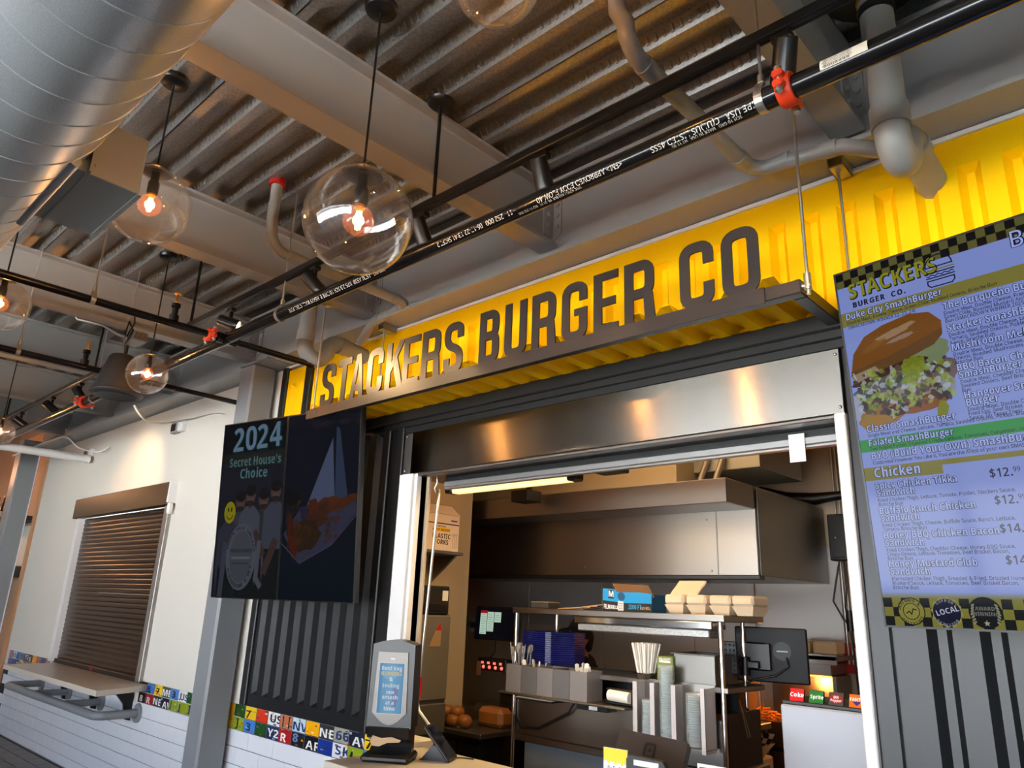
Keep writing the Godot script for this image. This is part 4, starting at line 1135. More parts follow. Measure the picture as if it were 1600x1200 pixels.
func food_print() -> Texture2D:
	var c := Canvas.new(480, 852, Color(0.05, 0.055, 0.085), self)
	for y in 852: c.span(y, 0, 480, Color(0.03, 0.06, 0.09, smoothstep(500, 800, y) * 0.7))
	c.poly([Vector2(160, 430), Vector2(310, 130), Vector2(340, 420)], Color(0.22, 0.25, 0.33))
	c.poly([Vector2(330, 80), Vector2(352, 90), Vector2(420, 400), Vector2(340, 420)], Color(0.14, 0.17, 0.24))
	c.poly([Vector2(10, 560), Vector2(120, 440), Vector2(470, 400), Vector2(480, 470), Vector2(330, 610), Vector2(120, 690)], Color(0.15, 0.15, 0.21))
	for q in [[290, 440, 90, 40, 0.24, 0.12, 0.07], [400, 425, 90, 22, 0.22, 0.11, 0.06], [230, 480, 90, 50, 0.17, 0.10, 0.07], [150, 570, 110, 70, 0.13, 0.09, 0.05], [70, 570, 30, 110, 0.20, 0.08, 0.04], [200, 440, 40, 36, 0.22, 0.10, 0.06]]:
		c.oval(q[0], q[1], q[2], q[3], Color(q[4], q[5], q[6]), -0.3, 0.16, int(q[0]))
	for k in 120: c.oval(80 + rng.randf() * 300, 410 + rng.randf() * 190 - 0.0, 4 + rng.randf() * 12, 3 + rng.randf() * 8, Color(0.13 + rng.randf() * 0.12, 0.08 + rng.randf() * 0.05, 0.05, 0.6), rng.randf() * 3)
	c.line([Vector2(30, 420), Vector2(36, 560)], 10, Color(0.12, 0.09, 0.07)); c.line([Vector2(62, 400), Vector2(66, 560)], 10, Color(0.12, 0.09, 0.07))
	c.oval(50, 390, 60, 40, Color(0.05, 0.05, 0.045))
	for k in 14: c.oval(110 + rng.randf() * 60, 440 + rng.randf() * 60, 12, 9, Color(0.09, 0.10, 0.18))
	c.line([Vector2(0, 600), Vector2(130, 690), Vector2(330, 610), Vector2(480, 480)], 6, Color(0.18, 0.18, 0.25))
	for k in 40: c.oval(150 + rng.randf() * 330, 20 + rng.randf() * 50, 18, 8, Color(0.12, 0.10, 0.12, 0.4), rng.randf())
	return c.tex()

func menu_print() -> Texture2D:
	var bg := Color(0.50, 0.56, 0.80)
	var c := Canvas.new(900, 1600, bg, self)
	for y in 1600: c.span(y, 0, 900, Color(0.44, 0.50, 0.74, 0.5 * (1.0 - y / 1600.0)))
	var ol := Color(0.46, 0.44, 0.20)
	var ink := Color(0.07, 0.08, 0.16)
	var pale := Color(0.60, 0.66, 0.88)
	for r in 2:
		for k in 26: c.rect(k * 36, r * 36, k * 36 + 36, r * 36 + 36, Color(0.05, 0.05, 0.045) if (k + r) % 2 == 0 else Color(0.34, 0.33, 0.17))
	c.text("STACKERS", 56, 140, 98, Color(0.12, 0.13, 0.1), true, 2.5, -0.03, 0.86); c.text("STACKERS", 52, 136, 98, Color(0.50, 0.50, 0.10), true, 0.0, -0.03, 0.86)
	var bx := 64.0
	for ch in "BURGER CO.": bx += (c.text(ch, bx, 180, 34, ink, true, 0.6) if ch != " " else 14.0) + 8
	# burger drawn in outline
	var top := []
	for i in 13: top.append(Vector2(452 - cos(PI * i / 12) * 54, 100 - sin(PI * i / 12) * 52))
	top.append(top[0]); c.line(top, 5, ink)
	c.line([Vector2(394, 114), Vector2(510, 114)], 5, Color(0.45, 0.42, 0.1)); c.line([Vector2(394, 126), Vector2(510, 126)], 5, ink)
	var wv := []
	for i in 13: wv.append(Vector2(398 + 9 * i, 137 + 4 * sin(i * 2.1)))
	c.line(wv, 4, ink); c.line([Vector2(396, 148), Vector2(508, 148)], 5, ink)
	c.line([Vector2(398, 160), Vector2(506, 160), Vector2(506, 176), Vector2(494, 188), Vector2(410, 188), Vector2(398, 176), Vector2(398, 160)], 5, ink)
	c.text("Burgers", 730, 120, 90, ink, true, 2.5); c.text("Burgers", 730, 120, 90, pale, false)
	c.rect(0, 196, 900, 262, ol)
	# photograph of a burger
	for q in [[150, 640, 190, 80, 0.55, 0.58, 0.66], [260, 600, 170, 70, 0.50, 0.46, 0.42], [380, 560, 80, 60, 0.38, 0.30, 0.30], [330, 470, 110, 60, 0.42, 0.47, 0.34], [120, 700, 110, 50, 0.52, 0.36, 0.12], [300, 680, 110, 34, 0.48, 0.28, 0.12], [170, 510, 170, 40, 0.22, 0.12, 0.08], [180, 560, 170, 36, 0.30, 0.30, 0.32], [90, 640, 60, 24, 0.28, 0.18, 0.18], [180, 690, 70, 26, 0.26, 0.12, 0.12], [400, 620, 40, 40, 0.5, 0.5, 0.55]]:
		c.oval(q[0], q[1], q[2], q[3], Color(q[4], q[5], q[6]), -0.15, 0.10, int(q[0]))
	c.poly([Vector2(6, 500), Vector2(30, 400), Vector2(90, 330), Vector2(180, 296), Vector2(300, 276), Vector2(380, 290), Vector2(424, 340), Vector2(420, 400), Vector2(380, 436), Vector2(250, 476), Vector2(120, 506), Vector2(20, 530)], Color(0.43, 0.26, 0.07))
	c.poly([Vector2(8, 480), Vector2(200, 440), Vector2(422, 372), Vector2(420, 400), Vector2(380, 436), Vector2(250, 476), Vector2(120, 506), Vector2(20, 530)], Color(0.36, 0.24, 0.11))
	c.poly([Vector2(8, 500), Vector2(120, 474), Vector2(140, 500), Vector2(20, 540)], Color(0.52, 0.47, 0.36))
	c.oval(230, 340, 90, 16, Color(0.60, 0.52, 0.45, 0.7), -0.25, 0.2, 3); c.oval(250, 372, 60, 10, Color(0.58, 0.52, 0.55, 0.6), -0.2, 0.2, 5); c.oval(130, 380, 60, 14, Color(0.5, 0.33, 0.1, 0.6), -0.4)
	for k in 320:
		var x := 20 + rng.randf() * 400
		var y := 500 + rng.randf() * 210
		if y > 740 - (x - 20) * 0.20: continue
		var pick: int = rng.randi() % 5
		var col: Color = [Color(0.62, 0.66, 0.72), Color(0.42, 0.50, 0.14), Color(0.30, 0.20, 0.20), Color(0.55, 0.60, 0.30), Color(0.16, 0.15, 0.12)][pick]
		c.oval(x, y, 6 + rng.randf() * 18, 4 + rng.randf() * 10, Color(col.r, col.g, col.b, 0.75), rng.randf() * 3.0, 0.15, k)
	c.oval(280, 520, 46, 60, Color(0.46, 0.52, 0.10, 0.8), 0.5, 0.2, 4); c.oval(370, 790 - 70, 22, 40, Color(0.45, 0.47, 0.08), 0.3, 0.15, 2); c.oval(90, 730, 70, 36, Color(0.55, 0.40, 0.10), 0.0, 0.06, 9)
	var head := func(s: String, x: float, y: float, z: float) -> void:
		c.text(s, x, y, z, ink, true, 2.0, 0.0, 0.9); c.text(s, x + 0.5, y - 0.5, z, pale, true, 0.0, 0.0, 0.9)
	var small := func(lines: Array, x: float, y: float) -> void:
		for i in lines.size(): c.text(lines[i], x, y + 18 * i, 19.5, ink)
	head.call("Duke City SmashBurger", 22, 232, 42); small.call(["Double Meat, Double Cheese, Green Chile, Sautéed Onions, Brioche Bun"], 24, 253); small.call(["(SMACKDOWN WINNER 22, 23, 24)"], 28, 276)
	head.call("The Burqueño Burger", 440, 300, 42); small.call(["Double Meat, Double Cheese, Fried Onions,", "Green Chile, Roasted Mustard Aioli, Brioche", "Bun (SMACKDOWN WINNER 2025)"], 440, 322)
	head.call("Stacker SmashBurger", 442, 398, 42); small.call(["Double Meat, Double Cheese, Lettuce,", "Tomato, Sautéed Onions, Pickles, Stackers", "Sauce, Brioche Bun"], 444, 420)
	head.call("Mushroom Melt", 446, 484, 42); small.call(["Double Meat, Double Cheese, Sautéed", "Onions, Roasted Mushrooms, Goat Cheese,", "Brioche Bun"], 448, 506)
	head.call("BBQ Bacon Cheese", 452, 572, 40); head.call("SmashBurger", 454, 604, 40); small.call(["Double Meat, Cheddar Cheese,", "Sautéed Onions, Beef Brisket Bacon, Brioche", "Bun"], 456, 626)
	head.call("Hangover Smash", 460, 692, 42); head.call("Burger", 462, 724, 42); small.call(["Double Meat, Double Cheese,", "Fried Egg, Beef Brisket Bacon, Stackers", "Sauce, on Texas Toast"], 464, 744)
	head.call("Classic SmashBurger", 40, 768, 42); small.call(["Single Meat and Cheese, Lettuce, Tomato, Sautéed Onions, Pickles, Mustard, Brioche Bun"], 42, 790)
	c.rect(0, 800, 900, 856, Color(0.16, 0.52, 0.24))
	head.call("Falafel SmashBurger", 40, 832, 40); small.call(["Two Falafel Patties Smashed Crispy, Lettuce, Tomatoes, Cucumber, Housemade Tzatziki"], 42, 851)
	head.call("BYO (Build Your Own) SmashBurger", 44, 892, 44); small.call(["Customize However You Like it, You are the Artist of your own SMASH BURGER"], 46, 914)
	c.rect(0, 926, 900, 948, ol); c.rect(0, 926, 330, 984, ol)
	head.call("Chicken", 44, 974, 58)
	head.call("Spicy Chicken Tikka", 40, 1024, 40); head.call("Sandwich", 42, 1056, 40); small.call(["Fried Chicken Thigh, Lettuce, Tomato, Pickles, Stackers Sauce,", "Brioche Bun"], 44, 1080)
	head.call("Buffalo Ranch Chicken", 42, 1134, 40); head.call("Sandwich", 44, 1166, 40); small.call(["Fried Chicken Thigh, Cheese, Buffalo Sauce, Ranch, Lettuce,", "Tomato, Brioche Bun"], 46, 1188)
	head.call("Honey BBQ Chicken Bacon", 44, 1240, 40); head.call("Sandwich", 46, 1272, 40); small.call(["Fried Chicken Thigh, Cheddar Cheese, Honey BBQ Sauce,", "Crispy Onions, Lettuce, Tomatoes, Beef Brisket Bacon,", "Brioche Bun"], 48, 1294)
	head.call("Honey Mustard Club", 48, 1360, 40); head.call("Sandwich", 50, 1392, 40); small.call(["Marinated Chicken Thigh, Breaded & Fried, Drizzled Honey", "Mustard Sauce, Lettuce, Tomatoes, Beef Brisket Bacon,", "Brioche Bun"], 52, 1414)
	for q in [["$12.", 1020], ["$12.", 1126], ["$14.", 1236], ["$14.", 1356]]:
		var w := c.text(q[0], 500, q[1], 44, ink, false, 0.6)
		c.text("99", 504 + w, q[1] - 16, 24, ink)
	c.oval(640, 1230, 60, 90, Color(0.45, 0.28, 0.22), 0.4, 0.15, 2)
	for y in range(1462, 1600): c.span(y, 0, 900, Color(0.46, 0.45, 0.18, clampf((y - 1462) / 26.0, 0, 1)))
	for r in 3:
		for k in 24:
			if (k + r) % 2 == 0: c.rect(k * 38, 1486 + r * 38, k * 38 + 38, 1524 + r * 38, Color(0.06, 0.06, 0.05))
	# round badges
	c.oval(112, 1540, 56, 56, Color(0.05, 0.05, 0.05)); c.oval(112, 1540, 52, 52, Color(0.50, 0.48, 0.2)); c.oval(112, 1540, 34, 34, Color(0.07, 0.07, 0.06)); c.oval(112, 1540, 31, 31, Color(0.52, 0.5, 0.22))
	c.ring_text("DESIGNED &", 110, 1542, 41, 15, Color(0.05, 0.05, 0.05), -1.4, 0.24); c.ring_text("COLLECTED", 110, 1542, 41, 15, Color(0.05, 0.05, 0.05), 2.0, 0.24)
	c.line([Vector2(92, 1548), Vector2(104, 1540), Vector2(112, 1552), Vector2(120, 1530), Vector2(132, 1534)], 4, Color(0.05, 0.05, 0.05))
	var star := []
	for i in 48: star.append(Vector2(252, 1540) + Vector2.from_angle(TAU * i / 48) * (58 + 4 * sin(i * TAU / 4)))
	c.poly(star, Color(0.55, 0.52, 0.3)); c.oval(252, 1540, 53, 53, Color(0.07, 0.07, 0.16))
	c.ring_text("SUPPORT", 250, 1542, 42, 15, Color(0.55, 0.55, 0.6), -0.8, 0.27); c.ring_text("BUSINESS", 250, 1542, 42, 15, Color(0.55, 0.55, 0.6), 2.2, 0.25)
	c.text("LOCAL", 214, 1556, 30, Color(0.7, 0.7, 0.78), true, 0.0, -0.25)
	c.oval(394, 1538, 60, 60, Color(0.06, 0.06, 0.07))
	c.center("AWARD", 394, 1530, 20, Color(0.45, 0.45, 0.42), true); c.center("WINNING", 394, 1550, 20, Color(0.45, 0.45, 0.42), true)
	for s in [-1, 1]:
		for k in 7: c.oval(394 + s * (48 - absf(k - 3) * 2), 1510 + k * 11, 8, 4, Color(0.5, 0.5, 0.4), s * 0.7)
	var st := []
	for i in 10: st.append(Vector2(394, 1578) + Vector2.from_angle(-PI / 2 + TAU * i / 10) * (13 if i % 2 == 0 else 5.5))
	c.poly(st, Color(0.6, 0.6, 0.5))
	return c.tex()
func boards() -> void:
	var k := 1.0 / EXPOSURE
	var h := 1.15
	var w := 0.647
	var up := V(0.017, 0.9968, 0.079).normalized()
	var xx := (V(0.9848, 0.0, -0.1736) - up * V(0.9848, 0.0, -0.1736).dot(up)).normalized()
	var b := Basis(xx, up, xx.cross(up))
	var at := V(-4.884, 1.584, 0.444)
	screen("wall_screen", "dim portrait wall screen showing 2024 over a group of people, next to the steel column", Transform3D(b, at), w, h, printed("poster", poster_print(), 0.10, k))
	screen("wall_screen", "dim portrait wall screen showing fried food, left of the serving opening", Transform3D(b, at + xx * (w + 0.004)), w, h, printed("food_poster", food_print(), 0.10, k))
	up = V(-0.013, 0.9956, 0.0930).normalized()
	xx = (V(0.9904, 0, 0.138) - up * V(0.9904, 0, 0.138).dot(up)).normalized()
	b = Basis(xx, up, xx.cross(up))
	at = V(-0.7705, 1.5816, 0.276)
	screen("menu_screen", "bright menu screen listing burgers and chicken sandwiches, right of the serving opening", Transform3D(b, at), w, h, printed("menu", menu_print(), 0.08, k * 0.9))

# ---------------------------------------------------------------- serving opening
func serving_window() -> void:
	var f := struct("window_1", MB.new().box(V(-3.52, 0.86, -0.06), V(-3.40, 2.337, 0.034), 0.004).box(V(-3.40, 0.86, -0.06), V(-3.375, 2.337, 0.015), 0.003), mats.white_frame)
	put("jamb", MB.new().box(V(-0.948, 0.86, -0.06), V(-0.908, 2.337, 0.034), 0.004), mats.white_frame, f)
	put("inner_jamb", MB.new().box(V(-3.405, 0.86, -0.08), V(-3.352, 2.33, -0.06), 0.003), mats.drywall, f)
	put("gap_strip", MB.new().box(V(-3.41, 0.86, -0.06), V(-3.375, 2.335, -0.02)), mats.black, f)
	put("inner_jamb", MB.new().box(V(-0.93, 0.86, -0.16), V(-0.90, 2.33, -0.06), 0.003), mats.drywall, f)
	var h := thing("shutter_housing", "long brushed steel shutter housing above the serving opening", "shutter housing")
	put("front_panel", MB.new().box(V(-3.44, 2.337, -0.06), V(-0.912, 2.592, 0.02), 0.003), mats.dull_steel, h)
	put("front_sheet", MB.new().face(V(-3.438, 2.339, 0.0215), V(-0.914, 2.339, 0.0215), V(-0.914, 2.59, 0.0215), V(-3.438, 2.59, 0.0215)), mats.brushed_steel, h)
	put("end_strip", MB.new().box(V(-3.515, 2.337, -0.06), V(-3.44, 2.592, 0.018), 0.003), mats.dull_steel, h)
	for q in [[-3.49, 2.57], [-3.49, 2.36], [-0.925, 2.57], [-0.925, 2.36]]: put("screw", MB.new().ball(V(q[0], q[1], 0.022), 0.007, 8), mats.chrome, h)
	put("bottom_lip", MB.new().box(V(-3.5, 2.322, -0.05), V(-0.95, 2.337, 0.012), 0.003), mats.dull_steel, h)
	put("slot_plate", MB.new().box(V(-3.5, 2.33, -0.3), V(-0.95, 2.345, -0.05)), mats.frame_black, h)
	put("bottom_bar", MB.new().box(V(-3.3, 2.268, -0.17), V(-0.93, 2.300, -0.13), 0.004).box(V(-3.3, 2.255, -0.165), V(-0.93, 2.268, -0.135), 0.003), mat("alu", Color(0.62, 0.61, 0.6), 0.35, 0.7), h)
	put("curtain_edge", MB.new().box(V(-3.3, 2.30, -0.153), V(-0.93, 2.345, -0.147)), mats.frame_black, h)
	var tp := thing("tape_strip", "short white tape strip hanging from the shutter's bottom bar at right", "tape")
	put("tape", MB.new().box(V(-1.19, 2.20, -0.126), V(-1.125, 2.315, -0.124)), mats.white, tp)
	# crank with red grips
	var c := thing("shutter_crank", "long steel crank rod with two red grips hanging at the opening's left side", "crank")
	put("rod", MB.new().tube([V(-3.305, 2.19, -0.1), V(-3.37, 1.10, -0.1), V(-3.368, 1.07, -0.1), V(-3.35, 1.03, -0.1), V(-3.235, 0.955, -0.1), V(-3.20, 0.935, -0.1), V(-3.19, 0.91, -0.1), V(-3.195, 0.80, -0.1)], 0.0085, 10), mats.zinc, c)
	put("hook", MB.new().tube([V(-3.33, 2.335, -0.1), V(-3.325, 2.29, -0.1), V(-3.345, 2.26, -0.1), V(-3.325, 2.23, -0.1), V(-3.30, 2.25, -0.1), V(-3.305, 2.19, -0.1)], 0.006, 8), mats.zinc, c)
	for q in [[V(-3.365, 1.205, -0.1), V(-3.37, 1.09, -0.1)], [V(-3.19, 0.93, -0.1), V(-3.195, 0.81, -0.1)]]:
		put("grip", MB.new().tube([q[0], q[0].lerp(q[1], 0.1), q[0].lerp(q[1], 0.5), q[0].lerp(q[1], 0.9), q[1]], [0.011, 0.016, 0.019, 0.018, 0.012], 14), mats.red, c)
	# tube light inside the opening
	var l := thing("strip_light", "glowing white strip light just inside the top of the serving opening", "light", V(-2.95, 2.3, -0.33))
	put("housing", MB.new().box(V(-0.52, 0.0, -0.045), V(0.50, 0.03, 0.045), 0.005), mats.white_frame, l)
	put("diffuser", MB.new().prism(PackedVector2Array([Vector2(-0.04, 0), Vector2(0.04, 0), Vector2(0.026, -0.038), Vector2(-0.026, -0.038)]), -0.46, 0.46), glow("tube_glow", Color(1.0, 0.86, 0.52), 0.5), l).transform = Transform3D(Basis(Vector3.UP, PI / 2), V(0, 0, 0))
	for x in [-0.49, 0.49]: put("end_cap", MB.new().bx(x, -0.01, 0, 0.06, 0.055, 0.085, 0.008), mats.black, l)
	var a := AreaLight3D.new()
	a.area_size = Vector2(0.9, 0.05); a.light_color = Color(1.0, 0.86, 0.6); a.light_energy = STRIP; a.area_range = 12.0; a.shadow_enabled = true
	l.add_child(a); a.position = V(0, -0.045, 0); a.rotation.x = -PI / 2
const STRIP := 0.5

func counter_things() -> void:
	var c := thing("counter", "pale stone counter under the serving opening", "counter")
	put("worktop", MB.new().box(V(-3.29, 0.82, -0.1), V(-0.95, 0.86, 0.53), 0.004), mats.stone, c)
	put("front_panel", MB.new().box(V(-3.28, 0, -0.09), V(-0.95, 0.82, 0.0)), mats.panel_black, c)
	for x in [-3.05, -2.1, -1.2]: put("bracket", MB.new().prism(PackedVector2Array([Vector2(0, 0), Vector2(0.4, 0), Vector2(0.4, -0.02), Vector2(0.06, -0.24), Vector2(0, -0.25)]), -0.018, 0.018), mats.black, c).transform = Transform3D(Basis(Vector3.UP, -PI / 2), V(x, 0.82, 0.0))
	# napkin tower
	var n := thing("napkin_dispenser", "tall black napkin dispenser with a lit blue advert card on the counter's left end", "dispenser", V(-3.12, 0.86, 0.27), "", Basis(Vector3.UP, 0.62))
	var body := PackedVector2Array()
	for i in 9: body.append(Vector2(-0.108 + 0.216 * i / 8.0, 0.535 + 0.022 * sin(PI * i / 8)))
	body.reverse()
	body.append_array(PackedVector2Array([Vector2(-0.112, 0.15), Vector2(0.112, 0.15)]))
	put("tower", MB.new().prism(body, -0.075, 0.06), mats.satin_black, n)
	put("tower_side", MB.new().box(V(-0.105, 0.14, -0.09), V(0.105, 0.53, -0.07), 0.008), mats.black, n)
	var plate := PackedVector2Array([Vector2(-0.076, 0.50), Vector2(-0.086, 0.22)])
	for i in 9: plate.append(Vector2(-0.086 + 0.172 * i / 8.0, 0.22 - 0.055 * sin(PI * i / 8)))
	plate.append_array(PackedVector2Array([Vector2(0.086, 0.22), Vector2(0.076, 0.50)]))
	put("face_plate", MB.new().prism(plate, 0.058, 0.068), mat("dispenser_grey", Color(0.42, 0.40, 0.38), 0.3, 0.3), n)
	var ca := Canvas.new(160, 300, Color(0.32, 0.58, 0.78), self)
	for k in 30: ca.rect(rng.randi() % 160, 0, rng.randi() % 160, 300, Color(0.55, 0.78, 0.92, 0.12))
	ca.oval(70, 60, 50, 40, Color(0.6, 0.8, 0.92, 0.7)); ca.oval(110, 200, 20, 60, Color(0.6, 0.45, 0.7, 0.5))
	ca.center("Best Veg", 80, 44, 32, Color(0.95, 0.97, 1.0), true); ca.center("BURGERS", 80, 76, 30, Color(0.98, 0.85, 0.5), true)
	ca.center("&", 80, 110, 34, Color(0.97, 0.98, 1.0), true)
	ca.center("Smiling", 80, 146, 30, Color(0.9, 0.95, 1.0), true)
	ca.center("one", 80, 184, 30, Color(0.95, 0.97, 1.0), true); ca.center("smash", 80, 214, 32, Color(0.95, 0.97, 1.0), true); ca.center("at a", 80, 246, 30, Color(0.95, 0.97, 1.0), true); ca.center("time", 80, 280, 32, Color(0.97, 0.98, 1.0), true)
	ca.rect(0, 0, 160, 3, Color.WHITE); ca.rect(0, 297, 160, 300, Color.WHITE); ca.rect(0, 0, 3, 300, Color.WHITE); ca.rect(157, 0, 160, 300, Color.WHITE)
	var am := printed("advert", ca.tex(), 0.3, 0.62 / EXPOSURE)
	put("advert_display", MB.new().face(V(-0.066, 0.215, 0.0692), V(0.064, 0.215, 0.0692), V(0.064, 0.45, 0.0692), V(-0.066, 0.45, 0.0692)), am, n)
	put("emblem", MB.new().box(V(-0.012, 0.465, 0.068), V(0.014, 0.472, 0.0695)), mats.white, n)
	var lipp := PackedVector2Array([Vector2(0.0, 0.15), Vector2(0.13, 0.15), Vector2(0.115, 0.10), Vector2(0.05, 0.08), Vector2(0.03, 0.05), Vector2(0.06, 0.03), Vector2(0.0, 0.03)])
	put("mouth", MB.new().prism(lipp, -0.105, 0.105), mats.satin_black, n).transform = Transform3D(Basis(Vector3.UP, -PI / 2), V(0, 0.005, -0.06))
	put("napkin", MB.new().prism(PackedVector2Array([Vector2(-0.085, 0.085), Vector2(-0.075, 0.115), Vector2(-0.03, 0.105), Vector2(0.02, 0.112), Vector2(0.07, 0.10), Vector2(0.06, 0.09), Vector2(0.0, 0.085), Vector2(-0.04, 0.068), Vector2(-0.075, 0.07)]), 0.052, 0.062), mat("napkin", Color(0.75, 0.62, 0.48), 0.9), n)
	put("base", MB.new().box(V(-0.12, 0, -0.10), V(0.12, 0.036, 0.095), 0.012), mats.satin_black, n)
	# card terminal seen from the side
	var t := thing("card_terminal", "dark tilted card terminal on a wedge stand, right of the napkin dispenser", "terminal", V(-2.975, 0.86, 0.07), "", Basis(Vector3.UP, 0.5).scaled(Vector3.ONE * 0.78))
	var dk := mat("terminal_dark", Color(0.075, 0.085, 0.10), 0.4)
	put("tablet", MB.new().box(V(-0.13, -0.011, -0.085), V(0.13, 0.011, 0.085), 0.008), dk, t).transform = Transform3D(Basis(Vector3.BACK, -0.82), V(0.0, 0.103, 0.0))
	put("screen", MB.new().box(V(-0.11, 0.011, -0.07), V(0.11, 0.0125, 0.07)), mats.screen_off, t).transform = Transform3D(Basis(Vector3.BACK, -0.82), V(0.0, 0.103, 0.0))
	put("stand", MB.new().prism(PackedVector2Array([Vector2(-0.12, 0), Vector2(0.08, 0), Vector2(0.06, 0.035), Vector2(0.0, 0.09), Vector2(-0.04, 0.085), Vector2(-0.10, 0.015)]), -0.05, 0.05), dk, t)
	put("cable", MB.new().tube([V(0.05, 0.008, -0.06), V(0.12, 0.006, -0.1), V(0.2, 0.006, -0.09)], 0.004, 6), mats.black, t)
	# till screen seen from behind
	var p := thing("till_screen", "dark grey back of a till screen with a square emblem on the counter", "till", V(-1.70, 0.86, 0.17), "", Basis(Vector3.UP, -0.12))
	put("back_shell", MB.new().prism(PackedVector2Array([Vector2(-0.165, -0.17), Vector2(0.165, -0.17), Vector2(0.165, 0.09), Vector2(0.155, 0.103), Vector2(0.14, 0.106), Vector2(-0.155, 0.106), Vector2(-0.165, 0.096)]), -0.012, 0.012), mat("till_grey", Color(0.24, 0.225, 0.22), 0.4, 0.4), p).transform = Transform3D(Basis(Vector3.RIGHT, -0.45), V(0, 0.185, 0))
	var em := put("emblem", MB.new().ribbon(rounded([Vector2(-0.022, -0.022), Vector2(0.022, -0.022), Vector2(0.022, 0.022), Vector2(-0.022, 0.022)], 0.008, true), 0.009, 0.012, 0.0135, true).box(V(-0.007, -0.007, 0.012), V(0.007, 0.007, 0.0135)), mats.black, p)
	em.transform = Transform3D(Basis(Vector3.RIGHT, -0.45), V(0.0, 0.185 + 0.045, -0.02)); 
	put("stand", MB.new().box(V(-0.1, 0, -0.13), V(0.1, 0.02, 0.05), 0.006).box(V(-0.08, 0.02, -0.05), V(0.08, 0.1, 0.0), 0.006), mats.satin_black, p)
	var cc := Canvas.new(160, 260, Color(0.93, 0.94, 0.97), self)
	cc.rect(0, 0, 160, 34, Color(0.98, 0.83, 0.08))
	for k in 7: cc.oval(12 + k * 23, 34, 13, 10 + (k * 7) % 12, Color(0.98, 0.83, 0.08))
	cc.center("We Do Not", 84, 78, 26, Color(0.2, 0.2, 0.25)); cc.center("Accept", 84, 106, 24, Color(0.25, 0.25, 0.3))
	cc.line([Vector2(40, 96), Vector2(22, 130), Vector2(20, 200), Vector2(50, 220), Vector2(74, 190)], 3, Color(0.25, 0.25, 0.3)); cc.text("Cash", 34, 190, 62, Color(0.22, 0.22, 0.28))
	var k := thing("notice_card", "small white notice card with a yellow dripping top edge, before the till screen", "card", V(-1.715, 0.86, 0.36), "", Basis(Vector3.UP, 0.15))
	put("card", MB.new().box(V(-0.048, 0.0, -0.006), V(0.048, 0.258, -0.001)), mats.white, k)
	put("print", MB.new().face(V(-0.047, 0.001, 0.0), V(0.047, 0.001, 0.0), V(0.047, 0.257, 0.0), V(-0.047, 0.257, 0.0)), printed("notice", cc.tex(), 0.5), k)
	put("foot", MB.new().box(V(-0.05, 0, -0.03), V(0.05, 0.006, 0.03), 0.002), mats.white, k)
	var r := thing("card_reader", "black card reader with a white label strip along its top, before the till screen", "reader", V(-1.585, 0.86, 0.36), "", Basis(Vector3.UP, 0.1))
	put("body", MB.new().prism(PackedVector2Array([Vector2(-0.075, 0), Vector2(0.078, 0), Vector2(0.078, 0.225), Vector2(0.066, 0.243), Vector2(-0.063, 0.247), Vector2(-0.075, 0.235)]), -0.02, 0.005), mats.black, r)
	put("label", MB.new().box(V(-0.045, 0.218, 0.005), V(0.052, 0.236, 0.006)), mats.white, r)
	put("key_panel", MB.new().box(V(-0.06, 0.02, 0.005), V(0.06, 0.20, 0.008), 0.003), mats.screen_off, r)
	var s := thing("table_card", "white table card with a red square at the bottom edge, right of the till screen", "card", V(-1.33, 0.86, 0.36), "", Basis(Vector3.UP, 0.1))
	put("card", MB.new().box(V(-0.05, 0, -0.004), V(0.05, 0.262, 0), 0.001), mats.white, s)
	put("mark", MB.new().box(V(-0.042, 0.215, 0), V(-0.012, 0.252, 0.001)), mats.red, s)
	put("mark", MB.new().box(V(0.0, 0.215, 0), V(0.04, 0.252, 0.001)), mat("blue_mark", Color(0.2, 0.3, 0.6), 0.5), s)
	# drink dispenser
	var d := thing("drink_dispenser", "pale grey drink dispenser with a row of drink labels, by the opening's right jamb", "dispenser", V(-1.21, 0.86, -0.32))
	put("body", MB.new().box(V(-0.165, 0, -0.3), V(0.22, 0.405, 0.02), 0.006), mat("dispenser_pale", Color(0.66, 0.69, 0.74), 0.4), d)
	put("label_ledge", MB.new().box(V(-0.165, 0.405, -0.3), V(0.22, 0.42, 0.0), 0.003), mats.black, d)
	var dc := Canvas.new(256, 64, Color(0.1, 0.1, 0.1), self)
	var cols := [Color(0.88, 0.08, 0.13), Color(0.05, 0.45, 0.18), Color(0.25, 0.22, 0.22), Color(0.93, 0.42, 0.05)]
	for i in 4: dc.rect(i * 64, 0, i * 64 + 64, 64, cols[i])
	dc.center("Coke", 32, 42, 30, Color.WHITE, true, 0.0, 0.9); dc.text("Sprite", 70, 42, 26, Color.WHITE, true, 0.0, 0.0, 0.8)
	dc.oval(160, 32, 28, 22, Color(0.6, 0.02, 0.08)); dc.center("DR", 160, 30, 18, Color.WHITE, true); dc.center("Pepper", 160, 46, 18, Color.WHITE, true, 0.0, 0.8)
	dc.poly([Vector2(205, 36), Vector2(224, 56), Vector2(244, 34)], Color(0.1, 0.12, 0.45)); dc.center("FANTA", 224, 32, 22, Color.WHITE, true, 0.0, 0.85)
	var dm := printed("drink_labels", dc.tex(), 0.3)
	for i in 4:
		var x := -0.108 + 0.077 * i
		var o := put("drink_label", MB.new().box(V(-0.029, 0, -0.012), V(0.029, 0.052, -0.001), 0.003), mats.black, d)
		o.transform = Transform3D(Basis(Vector3.RIGHT, -0.35), V(x, 0.418, -0.005))
		put("print", MB.new().face(V(-0.028, 0.002, 0.0), V(0.028, 0.002, 0.0), V(0.028, 0.050, 0.0), V(-0.028, 0.050, 0.0), i * 0.25, 0.0, i * 0.25 + 0.25, 1.0), dm, o)

